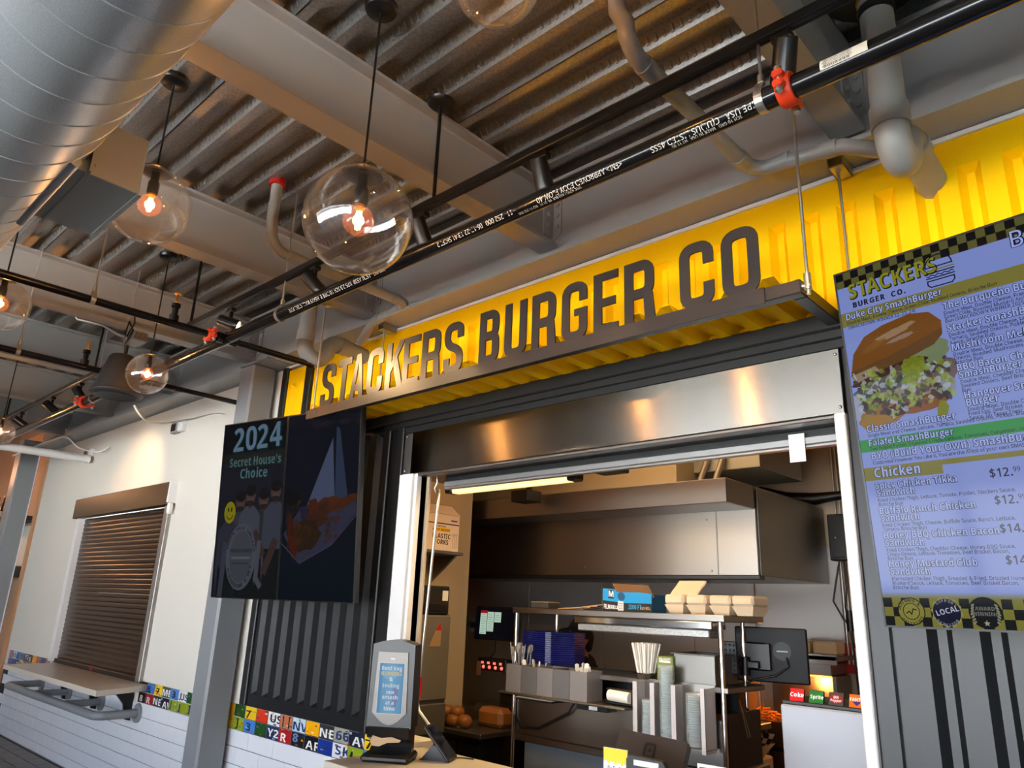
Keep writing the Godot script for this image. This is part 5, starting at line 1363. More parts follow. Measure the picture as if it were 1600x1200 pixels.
# ---------------------------------------------------------------- kitchen
func kitchen() -> void:
	var w := MB.new()
	w.box(V(-6.4, -0.01, -3.0), V(-0.2, 3.2, -2.86))
	struct("wall_kitchen_back", w, mats.drywall)
	struct("wall_kitchen_left", MB.new().box(V(-4.32, 0, -1.24), V(-4.2, 3.2, -0.2)), mats.drywall)
	struct("wall_kitchen_far_left", MB.new().box(V(-6.5, 0, -3.0), V(-6.4, 3.2, -0.2)), mats.drywall)
	struct("wall_kitchen_right", MB.new().box(V(-0.3, 0, -2.86), V(-0.2, 3.2, -0.2)), mats.drywall)
	struct("ceiling_kitchen", MB.new().box(V(-6.5, 3.2, -3.0), V(-0.2, 3.3, -0.2)), mats.drywall)
	struct("wall_kitchen_front", MB.new().box(V(-6.4, 0, -0.24), V(-3.56, 3.2, -0.2)).box(V(-3.56, 2.37, -0.24), V(-0.88, 3.2, -0.2)).box(V(-0.88, 0, -0.24), V(-0.3, 3.2, -0.2)), mat("kitchen_ply", Color(0.82, 0.62, 0.36), 0.7))
	# steel sheets behind the cook line
	var bs := thing("steel_splashback", "tall stainless steel splashback sheets along the kitchen's back wall", "splashback", V(0, 0, -2.857))
	for q in [[-6.35, -5.0], [-4.99, -4.12], [-4.11, -3.2], [-3.19, -2.66], [-2.65, -2.0]]:
		put("steel_sheet", MB.new().box(V(q[0], 0.1, 0.0), V(q[1], 2.1, 0.012), 0.003), mat("splash_steel", Color(0.74, 0.72, 0.70), 0.42, 0.45), bs)
	# extraction hood
	var h := thing("extraction_hood", "large stainless steel extraction hood across the kitchen's back wall", "hood")
	put("canopy_body", MB.new().box(V(-5.4, 1.84, -2.84), V(-2.08, 2.26, -1.70), 0.004), mats.kitchen_steel, h)
	put("front_lip", MB.new().box(V(-5.4, 2.25, -1.69), V(-2.085, 2.40, -1.33), 0.004).box(V(-5.4, 2.26, -2.84), V(-2.085, 2.40, -1.69), 0.004), mats.kitchen_steel, h)
	put("side_panel", MB.new().box(V(-2.079, 1.84, -2.83), V(-2.072, 2.38, -1.72), 0.002), mats.dull_steel, h)
	put("seam", MB.new().box(V(-2.36, 1.845, -1.699), V(-2.352, 2.25, -1.695)), mats.dull_steel, h)
	put("bottom_rail", MB.new().box(V(-5.4, 1.815, -1.76), V(-2.07, 1.842, -1.69), 0.004), mats.frame_black, h)
	for q in [[-3.46, 2.16], [-3.43, 1.90], [-2.42, 2.2], [-2.40, 1.87]]: put("rivet", MB.new().ball(V(q[0], q[1], -1.696), 0.007, 8), mats.chrome, h)
	var du := thing("exhaust_duct", "pale sheet metal exhaust duct above the hood's right end", "duct")
	put("upper_casing", MB.new().box(V(-4.9, 2.46, -2.8), V(-2.62, 3.2, -1.66), 0.004), mat("duct_tan", Color(0.66, 0.60, 0.5), 0.5, 0.3), du)
	put("base_rail", MB.new().box(V(-4.9, 2.402, -2.8), V(-2.6, 2.46, -1.62), 0.004), mat("duct_tan2", Color(0.55, 0.5, 0.43), 0.5, 0.3), du)
	put("side_casing", MB.new().box(V(-2.62, 2.56, -2.6), V(-2.12, 3.2, -1.9), 0.004), mats.duct_box, du)
	for x in [-2.5, -2.38]: put("conduit", MB.new().tube([V(x, 3.1, -1.87), V(x, 2.62, -1.87), V(x - 0.04, 2.5, -1.85), V(x - 0.06, 2.4, -1.85)], 0.022, 10), mats.zinc, du)
	for q in [[-2.78, 2.53, -1.1, 0.20, 0.15, "black box fixed above the hood, beside the shutter's bottom bar"], [-3.55, 2.36, -1.15, 0.16, 0.08, "small black box hanging behind the strip light"]]:
		var o := thing("black_box", q[5], "box", V(q[0], q[1], q[2]))
		put("case", MB.new().bx(0, 0, 0, q[3], q[4], 0.16, 0.006), mats.black, o)
		put("bracket", MB.new().box(V(-0.02, q[4] / 2, -0.045), V(0.02, 3.2 - q[1], -0.015), 0.003), mats.frame_black, o)
	var cb := thing("cable_bundle", "black cable bundle sagging along the back wall above the hood's right side", "cable")
	put("sheath", MB.new().tube([V(-2.5, 2.55, -2.7), V(-2.3, 2.46, -2.72), V(-2.1, 2.45, -2.75), V(-1.9, 2.47, -2.78), V(-1.6, 2.5, -2.8)], [0.02, 0.05, 0.045, 0.03, 0.02], 10), mats.black, cb)
	for k in 3: put("conduit", MB.new().rod(V(-1.985 + 0.03 * k, 1.3, -2.84), V(-1.985 + 0.03 * k, 3.1, -2.84), 0.008, 8), mats.zinc, cb)
	put("loose_wire", MB.new().tube([V(-1.97, 2.0, -2.78), V(-2.0, 1.85, -2.76), V(-2.03, 1.72, -2.76), V(-1.97, 1.6, -2.76), V(-1.93, 1.55, -2.77)], 0.007, 6).tube([V(-1.94, 2.0, -2.78), V(-1.93, 1.8, -2.76), V(-1.95, 1.68, -2.76), V(-1.93, 1.6, -2.77)], 0.007, 6).rod(V(-1.925, 1.66, -2.76), V(-1.925, 1.52, -2.76), 0.026, 10).rod(V(-1.925, 1.52, -2.76), V(-1.915, 1.0, -2.78), 0.007, 6), mats.black, cb)
	var eb := thing("wall_box", "black electrical box on the wall right of the hood", "box", V(-1.955, 2.0, -2.86))
	put("case", MB.new().box(V(-0.065, 0, 0.0), V(0.10, 0.33, 0.12), 0.008), mats.black, eb)
	put("cover", MB.new().box(V(-0.05, 0.02, 0.12), V(0.085, 0.31, 0.128), 0.004), mats.satin_black, eb)
	put("lock", MB.new().ball(V(-0.01, 0.16, 0.13), 0.009, 8), mats.chrome, eb)
	var rs := thing("red_sign", "red wall sign with a white down arrow at the kitchen's right", "sign", V(-1.95, 1.24, -2.855))
	put("plate", MB.new().box(V(-0.075, 0, 0), V(0.11, 0.20, 0.012), 0.003), mats.red, rs)
	put("arrow", MB.new().prism(PackedVector2Array([Vector2(0.0, 0.17), Vector2(0.035, 0.17), Vector2(0.035, 0.09), Vector2(0.062, 0.09), Vector2(0.018, 0.04), Vector2(-0.026, 0.09), Vector2(0.0, 0.09)]), 0.012, 0.015), mats.white, rs)
	# left corner: shelf with a carton, fridge, printer
	var sh := thing("wall_shelf", "steel wall shelf holding the plastic forks carton", "shelf", V(-4.2, 1.95, -0.62))
	put("board", MB.new().box(V(0.0, -0.02, -0.26), V(0.31, 0.0, 0.3), 0.003), mats.kitchen_steel, sh)
	for z in [-0.22, 0.2]: put("bracket", MB.new().prism(PackedVector2Array([Vector2(0, 0), Vector2(0.28, 0), Vector2(0, -0.2)]), z - 0.01, z + 0.01), mats.kitchen_steel, sh).position = V(0.0, -0.02, 0)
	var cc := Canvas.new(256, 256, Color(0.84, 0.76, 0.70), self)
	cc.rect(0, 62, 256, 70, Color(0.2, 0.12, 0.25)); cc.rect(190, 34, 240, 44, Color(0.35, 0.2, 0.5))
	cc.center("MEDIUM", 118, 92, 15, Color(0.2, 0.18, 0.18), true)
	cc.rect(52, 96, 184, 126, Color(0.90, 0.70, 0.08)); cc.center("HEAVY WEIGHT", 118, 119, 22, Color(0.15, 0.12, 0.05), true, 0.0, 0.85)
	cc.center("PLASTIC", 122, 172, 46, Color(0.1, 0.09, 0.1), true, 0.0, 0.8); cc.center("FORKS", 122, 214, 46, Color(0.1, 0.09, 0.1), true, 0.0, 0.8)
	for k in 3: cc.rect(208 + k * 14, 150, 214 + k * 14, 236, Color(0.7, 0.62, 0.58)); cc.oval(211 + k * 14, 140, 6, 12, Color(0.7, 0.62, 0.58))
	var fk := thing("carton", "white carton printed PLASTIC FORKS with its flap open, on the wall shelf", "carton", V(-3.90, 1.952, -0.68), "", Basis(Vector3.UP, PI / 2))
	put("box", MB.new().box(V(-0.155, 0, -0.26), V(0.155, 0.25, -0.002), 0.003), mat("carton", Color(0.80, 0.72, 0.66), 0.8), fk)
	put("print", MB.new().face(V(-0.153, 0.002, 0.0), V(0.153, 0.002, 0.0), V(0.153, 0.248, 0.0), V(-0.153, 0.248, 0.0)), printed("carton_print", cc.tex(), 0.8), fk)
	put("flap", MB.new().box(V(-0.155, 0, -0.002), V(0.155, 0.14, 0.002)), mats.cardboard, fk).transform = Transform3D(Basis(Vector3.RIGHT, 0.9), V(0, 0.25, -0.26))
	put("flap", MB.new().box(V(-0.155, 0, -0.002), V(0.155, 0.12, 0.002)), mats["carton"], fk).transform = Transform3D(Basis(Vector3.RIGHT, -0.9), V(0, 0.25, 0))
	var fr := thing("fridge", "tall grey upright fridge against the kitchen's left wall", "fridge", V(-4.18, 0, -0.86))
	put("body", MB.new().box(V(0, 0.0, 0.1), V(0.32, 1.53, 0.56), 0.006), mat("fridge_grey", Color(0.42, 0.40, 0.36), 0.42, 0.5), fr)
	put("door", MB.new().box(V(0.32, 1.0, 0.105), V(0.338, 1.525, 0.555), 0.008), mat("fridge_door", Color(0.50, 0.47, 0.42), 0.4, 0.4), fr)
	put("warning_label", MB.new().prism(PackedVector2Array([Vector2(-0.05, 0), Vector2(0.05, 0), Vector2(0.05, 0.1), Vector2(0, 0.1)]), 0, 0.001), mat("sticker", Color(0.62, 0.5, 0.36), 0.6), fr).transform = Transform3D(Basis(Vector3.UP, PI / 2), V(0.339, 1.33, 0.24))
	put("warning_mark", MB.new().prism(PackedVector2Array([Vector2(0, 0.1), Vector2(0.05, 0.1), Vector2(0.04, 0.15)]), 0, 0.001), mats.red, fr).transform = Transform3D(Basis(Vector3.UP, PI / 2), V(0.339, 1.33, 0.24))
	put("drip_drawer", MB.new().box(V(0.32, 0.80, 0.105), V(0.335, 0.98, 0.555), 0.006), mats["fridge_grey"], fr)
	var pr := thing("label_printer", "dark box printer with white labels on top of the grey fridge", "printer", V(-4.0, 1.53, -0.56))
	put("case", MB.new().box(V(-0.15, 0, -0.18), V(0.15, 0.185, 0.18), 0.01), mat("printer_dark", Color(0.10, 0.09, 0.085), 0.5), pr)
	put("slot", MB.new().box(V(0.148, 0.02, -0.16), V(0.155, 0.07, 0.16), 0.002), mats.black, pr)
	for q in [[-0.12, 0.11], [0.16, 0.11]]: put("label", MB.new().box(V(0.15, q[1] - 0.02, q[0] - 0.04), V(0.152, q[1] + 0.045, q[0] + 0.01)), mats.white, pr)
	put("green_tag", MB.new().box(V(0.0, 0.11, -0.22), V(0.05, 0.16, -0.18), 0.004), mat("green_tag", Color(0.35, 0.45, 0.1), 0.6), pr)
	# order screen and heat timer
	var sc := Canvas.new(200, 150, Color(0.02, 0.03, 0.06), self)
	for k in 3:
		sc.rect(22 + k * 34, 20, 54 + k * 34, [130, 116, 70][k], Color(0.78, 0.88, 0.80))
		for r in 9: if 34 + r * 11 < [126, 112, 66][k]: sc.rect(26 + k * 34, 34 + r * 11, 44 + k * 34 + (r * 5) % 8, 36 + r * 11, Color(0.5, 0.6, 0.55))
	sc.rect(22, 14, 56, 28, Color(0.72, 0.08, 0.15))
	var ks := thing("order_screen", "black kitchen order screen showing white tickets, on an arm at the left wall's end", "screen", V(-4.0, 1.355, -1.35), "", Basis(Vector3.UP, 0.12) * Basis(Vector3.RIGHT, -0.06))
	put("case", MB.new().box(V(-0.205, 0, -0.05), V(0.205, 0.24, -0.002), 0.008), mats.black, ks)
	put("display", MB.new().face(V(-0.195, 0.01, 0), V(0.195, 0.01, 0), V(0.195, 0.23, 0), V(-0.195, 0.23, 0)), printed("orders", sc.tex(), 0.15, 0.7 / EXPOSURE), ks)
	put("arm", MB.new().box(V(-0.30, 0.08, -0.06), V(-0.15, 0.12, -0.03), 0.004).box(V(-0.31, 0.04, -0.08), V(-0.27, 0.16, 0.02), 0.004), mats.black, ks)
	put("lead", MB.new().tube([V(-0.02, 0.0, -0.04), V(-0.03, -0.08, -0.05), V(-0.1, -0.16, -0.06)], 0.005, 6), mats.black, ks)
	var tm := thing("heat_timer", "black timer box with rows of red glowing digits below the order screen", "timer", V(-4.03, 1.14, -1.36))
	put("case", MB.new().box(V(-0.15, 0, -0.1), V(0.14, 0.085, 0), 0.004), mats.black, tm)
	for k in 4:
		put("digit_display", MB.new().box(V(-0.11 + 0.062 * k, 0.046, 0), V(-0.085 + 0.062 * k, 0.062, 0.002)), glow("red_digits", Color(1.0, 0.25, 0.25), 0.6), tm)
		put("button", MB.new().ball(V(-0.085 + 0.062 * k, 0.024, 0.0), 0.013, 10), mats.red_digits, tm)
	put("tag", MB.new().box(V(-0.155, -0.04, 0.0), V(-0.115, 0.06, 0.003)), mats.cardboard, tm)
	# side bench with bread
	var be := thing("prep_bench", "dark steel prep bench at the kitchen's left with bread on it", "bench", V(-4.2, 0, -1.26))
	put("worktop", MB.new().box(V(0.01, 0.76, -0.45), V(0.50, 0.79, 0.32), 0.003), mats.dull_steel, be)
	put("cabinet", MB.new().box(V(0.02, 0.08, -0.43), V(0.48, 0.76, 0.28), 0.004), mat("cabinet_dark", Color(0.10, 0.095, 0.09), 0.4, 0.4), be)
	for x in [0.03, 0.26]: put("door", MB.new().box(V(x, 0.1, 0.28), V(x + 0.215, 0.72, 0.295), 0.004), mat("cabinet_door", Color(0.12, 0.115, 0.11), 0.35, 0.5), be)
	for q in [[-4.04, 0.10, 0.0, "round bread buns in a clear bag, left on the dark prep bench"], [-3.90, 0.11, 1.0, "squarish loaf in a clear bag, right on the dark prep bench"]]:
		var o := thing("bread_bag", q[3], "bread", V(q[0], 0.79, -1.06 if q[2] < 0.5 else -1.27))
		if q[2] < 0.5:
			for k in 5: put("bun", MB.new().ball(V(-0.1 + 0.08 * (k % 3), 0.04 + 0.05 * (k / 3), 0.03 * (k % 2)), 0.055, 16, 0.8), mats.bread, o)
		else: put("loaf", MB.new().box(V(-0.11, 0.0, -0.07), V(0.13, 0.125, 0.07), 0.03), mats.bread, o)
		put("bag", MB.new().box(V(-0.165, 0.0, -0.085), V(0.165, 0.145, 0.09), 0.04), mats.clear_glass, o)
	var bk := thing("black_bin", "black equipment box beside the bread on the prep bench's right", "box", V(-3.87, 0.79, -1.53))
	put("case", MB.new().box(V(-0.12, 0, -0.12), V(0.14, 0.20, 0.12), 0.008), mats.black, bk)
	put("lid", MB.new().box(V(-0.125, 0.20, -0.125), V(0.145, 0.215, 0.125), 0.004), mats.satin_black, bk)
	# right side: buns on a tray, warmer, fry station
	var ws := thing("steel_shelf", "steel shelf with a tray of wrapped buns at the kitchen's right", "shelf", V(-2.1, 1.36, -2.6))
	put("board", MB.new().box(V(-0.25, -0.03, -0.24), V(0.16, 0.0, 0.12), 0.003).box(V(-0.25, -0.055, 0.1), V(0.16, 0.01, 0.12), 0.002), mats.kitchen_steel, ws)
	for k in 2: tag(put("bun_pack", MB.new().box(V(-2.30 + 0.18 * k, 1.36, -2.72), V(-2.14 + 0.18 * k, 1.45, -2.54), 0.015), mats.foam), ["pale wrapped bun pack, left on the tray shelf at the kitchen's right", "pale wrapped bun pack, right on the tray shelf at the kitchen's right"][k], "bun pack", "wrapped bun packs")
	var hw := thing("heat_warmer", "steel food warmer with a glowing amber heat lamp at the kitchen's right", "warmer", V(-2.14, 0, -2.62))
	put("hood", MB.new().box(V(-0.25, 1.23, -0.2), V(0.14, 1.31, 0.08), 0.006), mats.kitchen_steel, hw)
	put("heat_lamp", MB.new().box(V(-0.22, 1.215, -0.14), V(0.12, 1.235, 0.0), 0.002), glow("amber_glow", Color(1.0, 0.62, 0.2), 1.6), hw)
	omni(V(-0.05, 1.17, -0.05), Color(1.0, 0.6, 0.25), 0.10, 0.05, hw)
	put("back_panel", MB.new().box(V(-0.4, 0.93, -0.2), V(0.16, 1.23, -0.18), 0.002).box(V(0.13, 0.93, -0.18), V(0.16, 1.23, 0.06), 0.002), mats.kitchen_steel, hw)
	var fs := thing("fry_station", "steel fry station tray with golden fries below the heat lamp", "fryer", V(-2.45, 0, -2.4))
	put("cabinet", MB.new().box(V(-0.3, 0.1, -0.4), V(0.4, 0.92, 0.0), 0.006), mat("fry_steel", Color(0.5, 0.43, 0.34), 0.35, 0.8), fs)
	put("control_panel", MB.new().box(V(-0.26, 0.80, 0.0), V(-0.04, 0.87, 0.008), 0.003), mats.black, fs)
	put("shelf_gap", MB.new().box(V(-0.28, 0.74, 0.0), V(0.38, 0.77, 0.004)), mats.black, fs)
	var fm := MB.new()
	for k in 70:
		var a := V(-0.15 + rng.randf() * 0.5, 0.925 + rng.randf() * 0.04, -0.34 + rng.randf() * 0.3)
		fm.rod(a, a + V(rng.randf() - 0.5, (rng.randf() - 0.5) * 0.3, rng.randf() - 0.5).normalized() * 0.07, 0.005, 5)
	var fries := put("fries", fm, mat("fries", Color(0.80, 0.50, 0.12), 0.6))
	fries.position = V(-2.45, 0, -2.4); fries.set_meta("kind", "stuff"); tag(fries, "heap of golden fries on the fry station under the amber lamp", "fries")
	var oc := thing("paper_sack", "brown paper sack standing behind the serving shelf's right posts", "sack", V(-2.52, 0.92, -2.16))
	put("bag", MB.new().prism(PackedVector2Array([Vector2(-0.11, 0), Vector2(0.11, 0), Vector2(0.13, 0.30), Vector2(0.04, 0.33), Vector2(-0.05, 0.31), Vector2(-0.13, 0.33)]), -0.08, 0.08), mat("sack_brown", Color(0.62, 0.42, 0.2), 0.8), oc)
	var os := thing("side_table", "dark steel side table under the brown paper sack", "table", V(-2.52, 0, -2.16))
	put("worktop", MB.new().box(V(-0.2, 0.88, -0.2), V(0.16, 0.92, 0.2), 0.004), mats.dull_steel, os)
	for q in [[-0.17, -0.17], [0.13, -0.17], [-0.17, 0.17], [0.13, 0.17]]: put("leg", MB.new().rod(V(q[0], 0, q[1]), V(q[0], 0.88, q[1]), 0.015, 8), mats.dull_steel, os)
	# food trays lined with checked paper
	var ck := Canvas.new(128, 128, Color(0.80, 0.70, 0.58), self)
	for r in 8:
		for k in 8: if (r + k) % 2 == 0: ck.rect(k * 16, r * 16, k * 16 + 16, r * 16 + 16, Color(0.1, 0.07, 0.07))
	var cm := printed("checked_paper", ck.tex(), 0.8)
	var tt := thing("tray_stand", "low steel stand carrying the checked paper trays", "stand", V(-2.36, 0, -1.72))
	put("board", MB.new().box(V(-0.3, 0.66, -0.24), V(0.34, 0.69, 0.24), 0.003), mats.dull_steel, tt)
	for q in [[-0.27, -0.2], [0.3, -0.2], [-0.27, 0.2], [0.3, 0.2]]: put("leg", MB.new().rod(V(q[0], 0, q[1]), V(q[0], 0.66, q[1]), 0.014, 8), mats.dull_steel, tt)
	for q in [[-2.28, 0.80, -1.75, 0.0, "paper food tray lined with checked paper, upper one behind the shelf's right post"], [-2.40, 0.69, -1.58, 0.12, "paper food tray lined with checked paper, lower one behind the shelf's right post"]]:
		var o := thing("food_tray", q[4], "tray", V(q[0], q[1], q[2]), "checked food trays", Basis(Vector3.UP, q[3]))
		var m := MB.new()
		var a := [V(-0.11, 0, -0.08), V(0.11, 0, -0.08), V(0.11, 0, 0.08), V(-0.11, 0, 0.08)]
		var b := [V(-0.16, 0.07, -0.12), V(0.16, 0.07, -0.12), V(0.16, 0.07, 0.12), V(-0.16, 0.07, 0.12)]
		for i in 4: m.quad(a[i], b[i], b[(i + 1) % 4], a[(i + 1) % 4])
		m.quad(a[0], a[1], a[2], a[3])
		put("tray", m, mats.foam, o)
		var l := MB.new()
		var s := V(0, 0.004, 0)
		l.face(a[3] + s, a[2] + s, a[1] + s, a[0] + s, 0.2, 0.2, 0.8, 0.8)
		l.face(b[3] + V(0, 0.03, 0.0), b[2] + V(0, 0.03, 0), a[2] + s, a[3] + s, 0, 0.0, 1, 0.3); l.face(a[0] + s, a[1] + s, b[1] + V(0, 0.05, 0), b[0] + V(0, 0.05, 0), 0, 0, 1, 0.5)
		l.face(a[3] + s, a[0] + s, b[0] + s, b[3] + s, 0, 0, 0.8, 0.3); l.face(a[1] + s, a[2] + s, b[2] + s, b[1] + s, 0, 0, 0.8, 0.3)
		put("checked_liner", l, cm, o)
	tag(put("tray_block", MB.new().box(V(-2.42, 0.69, -1.88), V(-2.14, 0.798, -1.70), 0.01), mats.foam), "stack of pale folded cartons under the upper checked tray", "cartons")
	# ceiling light over the cook line
	var cl := thing("kitchen_light", "white ceiling light panel in the kitchen", "light", V(-2.6, 3.19, -1.12))
	put("frame", MB.new().box(V(-0.62, -0.02, -0.17), V(0.62, 0.008, 0.17), 0.004), mats.white_frame, cl)
	put("panel", MB.new().box(V(-0.6, -0.024, -0.15), V(0.6, -0.019, 0.15)), glow("panel_glow", Color(1.0, 0.9, 0.75), 1.2), cl)
	var al := AreaLight3D.new()
	al.area_size = Vector2(1.15, 0.28); al.light_color = Color(1.0, 0.80, 0.54); al.light_energy = KITCHEN; al.area_range = 15.0; al.shadow_enabled = true
	cl.add_child(al); al.position = V(0, -0.03, 0); al.rotation.x = -PI / 2
	cook()
const KITCHEN := 0.7

func nets(bones: Array, lo: Vector3, hi: Vector3, cell: float, k: float) -> ArrayMesh:   # one smooth skin round tapered bones: [a, ra, b, rb]
	var nx := int((hi.x - lo.x) / cell) + 2
	var ny := int((hi.y - lo.y) / cell) + 2
	var nz := int((hi.z - lo.z) / cell) + 2
	var f := PackedFloat32Array()
	f.resize(nx * ny * nz); f.fill(1.0)
	for bo in bones:
		var A: Vector3 = bo[0]
		var B: Vector3 = bo[2]
		var ra: float = bo[1]
		var rb: float = bo[3]
		var pad: float = maxf(ra, rb) + k * 1.5
		var i0 := ((A.min(B) - Vector3.ONE * pad - lo) / cell).floor()
		var i1 := ((A.max(B) + Vector3.ONE * pad - lo) / cell).ceil()
		var AB := B - A
		var L := maxf(AB.length_squared(), 1e-9)
		for z in range(maxi(0, int(i0.z)), mini(nz - 1, int(i1.z)) + 1):
			for y in range(maxi(0, int(i0.y)), mini(ny - 1, int(i1.y)) + 1):
				for x in range(maxi(0, int(i0.x)), mini(nx - 1, int(i1.x)) + 1):
					var p := lo + V(x, y, z) * cell
					var t := clampf((p - A).dot(AB) / L, 0.0, 1.0)
					var d := (p - A - AB * t).length() - lerpf(ra, rb, t)
					var at := (z * ny + y) * nx + x
					var o := f[at]
					var hh := clampf(0.5 + 0.5 * (o - d) / k, 0.0, 1.0)
					f[at] = lerpf(o, d, hh) - k * hh * (1.0 - hh)
	var id := {}
	var vs := PackedVector3Array()
	var st := [1, nx, nx * ny]
	for z in nz - 1:
		for y in ny - 1:
			for x in nx - 1:
				var at := (z * ny + y) * nx + x
				var mask := 0
				for c in 8: if f[at + (c & 1) + ((c >> 1) & 1) * nx + (c >> 2) * nx * ny] < 0.0: mask |= 1 << c
				if mask == 0 or mask == 255: continue
				var sum := Vector3()
				var cnt := 0
				for c in 8:
					for ax in 3:
						if c & (1 << ax): continue
						var c2 := c | (1 << ax)
						if ((mask >> c) & 1) == ((mask >> c2) & 1): continue
						var fa := f[at + (c & 1) + ((c >> 1) & 1) * nx + (c >> 2) * nx * ny]
						var fb := f[at + (c2 & 1) + ((c2 >> 1) & 1) * nx + (c2 >> 2) * nx * ny]
						var q := V(c & 1, (c >> 1) & 1, c >> 2)
						q[ax] += fa / (fa - fb)
						sum += q; cnt += 1
				id[at] = vs.size()
				vs.push_back(lo + (V(x, y, z) + sum / cnt) * cell)
	var s := SurfaceTool.new()
	s.begin(Mesh.PRIMITIVE_TRIANGLES); s.set_smooth_group(0)
	for v in vs: s.add_vertex(v)
	for z in range(1, nz - 1):
		for y in range(1, ny - 1):
			for x in range(1, nx - 1):
				var at := (z * ny + y) * nx + x
				for ax in 3:
					var a := f[at] < 0.0
					if a == (f[at + st[ax]] < 0.0): continue
					var u: int = st[(ax + 1) % 3]
					var w: int = st[(ax + 2) % 3]
					var q := [id.get(at - u - w, -1), id.get(at - w, -1), id.get(at, -1), id.get(at - u, -1)]
					if q.has(-1): continue
					for i in ([0, 2, 1, 0, 3, 2] if a else [0, 1, 2, 0, 2, 3]): s.add_index(q[i])
	s.generate_normals()
	return s.commit()

func cook() -> void:
	var o := thing("person", "person in black clothes and black cap bent over behind the blue tray stack", "person", V(-3.46, 0, -1.74), "", Basis(Vector3.UP, 0.5))
	# head at the origin's height, bent slightly forward (local -x is forward to the left of the picture)
	var cloth := [
		[V(0.0, 0.92, 0.0), 0.14, V(-0.02, 1.12, 0.0), 0.145], [V(-0.02, 1.05, -0.08), 0.10, V(-0.02, 1.18, -0.12), 0.09], [V(-0.02, 1.05, 0.08), 0.10, V(-0.02, 1.18, 0.12), 0.09],
		[V(-0.02, 1.21, -0.15), 0.062, V(-0.10, 1.02, -0.20), 0.05], [V(-0.02, 1.21, 0.15), 0.062, V(-0.10, 1.02, 0.20), 0.05],
		[V(-0.02, 1.22, -0.14), 0.06, V(-0.02, 1.22, 0.14), 0.06], [V(0, 0.92, -0.08), 0.105, V(0, 0.48, -0.09), 0.07], [V(0, 0.92, 0.08), 0.105, V(0, 0.48, 0.09), 0.07], [V(0, 0.48, -0.09), 0.07, V(0.02, 0.08, -0.09), 0.052], [V(0, 0.48, 0.09), 0.07, V(0.02, 0.08, 0.09), 0.052],
		[V(0.03, 0.05, -0.09), 0.05, V(-0.13, 0.04, -0.10), 0.04], [V(0.03, 0.05, 0.09), 0.05, V(-0.13, 0.04, 0.10), 0.04]]
	var skin_m := mat("skin", Color(0.55, 0.38, 0.26), 0.55)
	put("clothing", nets(cloth, V(-0.28, -0.02, -0.32), V(0.22, 1.36, 0.32), 0.02, 0.04), mat("black_cloth", Color(0.045, 0.045, 0.05), 0.9), o)
	var hd := V(-0.055, 1.40, 0.0)
	var head := [[V(-0.02, 1.22, 0), 0.052, hd + V(0.02, -0.05, 0), 0.052], [hd + V(0.012, 0.03, 0), 0.084, hd + V(0.012, 0.01, 0), 0.084], [hd + V(-0.03, -0.05, 0), 0.052, hd + V(-0.05, -0.085, 0), 0.028],
		[hd + V(-0.08, 0.012, 0), 0.012, hd + V(-0.098, -0.022, 0), 0.014], [hd + V(0.01, 0.02, -0.086), 0.014, hd + V(0.014, -0.02, -0.084), 0.010], [hd + V(0.01, 0.02, 0.086), 0.014, hd + V(0.014, -0.02, 0.084), 0.010],
		[hd + V(-0.078, -0.054, -0.018), 0.009, hd + V(-0.078, -0.054, 0.018), 0.009]]
	put("head", nets(head, hd + V(-0.13, -0.2, -0.12), hd + V(0.13, 0.14, 0.12), 0.008, 0.022), skin_m, o)
	for s in [-1, 1]: put("eye", MB.new().ball(hd + V(-0.070, 0.022, 0.03 * s), 0.010, 10), mats.black, o)
	var cap := [[hd + V(0.018, 0.055, 0), 0.086, hd + V(0.02, 0.04, 0), 0.090], [hd + V(-0.07, 0.048, -0.03), 0.018, hd + V(-0.07, 0.048, 0.03), 0.018], [hd + V(-0.13, 0.040, -0.03), 0.012, hd + V(-0.13, 0.040, 0.03), 0.012], [hd + V(-0.1, 0.045, 0), 0.02, hd + V(-0.12, 0.042, 0), 0.014], [hd + V(0.07, 0.0, -0.03), 0.045, hd + V(0.07, -0.06, 0.0), 0.04]]
	put("cap", nets(cap, hd + V(-0.18, -0.14, -0.14), hd + V(0.16, 0.18, 0.14), 0.01, 0.02), mats["black_cloth"], o)
	for s in [-1, 1]:
		var e := V(-0.10, 1.02, 0.20 * s)
		var wr := V(-0.25, 1.12, 0.10 * s)
		var arm := [[e, 0.045, wr, 0.026], [wr, 0.026, wr + V(-0.05, 0.01, -0.01 * s), 0.030]]
		for k in 4:
			var b := wr + V(-0.07, 0.012 + 0.003 * k, (-0.028 + 0.018 * k) * s)
			var ln: float = [0.040, 0.048, 0.045, 0.035][k]
			arm.append([b, 0.0085, b + V(-ln * 0.6, 0.012, 0), 0.008]); arm.append([b + V(-ln * 0.6, 0.012, 0), 0.008, b + V(-ln, 0.0 - 0.01, 0), 0.007])
		arm.append([wr + V(-0.03, 0.01, 0.028 * s), 0.010, wr + V(-0.065, 0.02, 0.05 * s), 0.008])
		put("forearm", nets(arm, V(-0.42, 0.92, minf(e.z, wr.z) - 0.09), V(-0.03, 1.22, maxf(e.z, wr.z) + 0.09), 0.006, 0.008), skin_m, o)

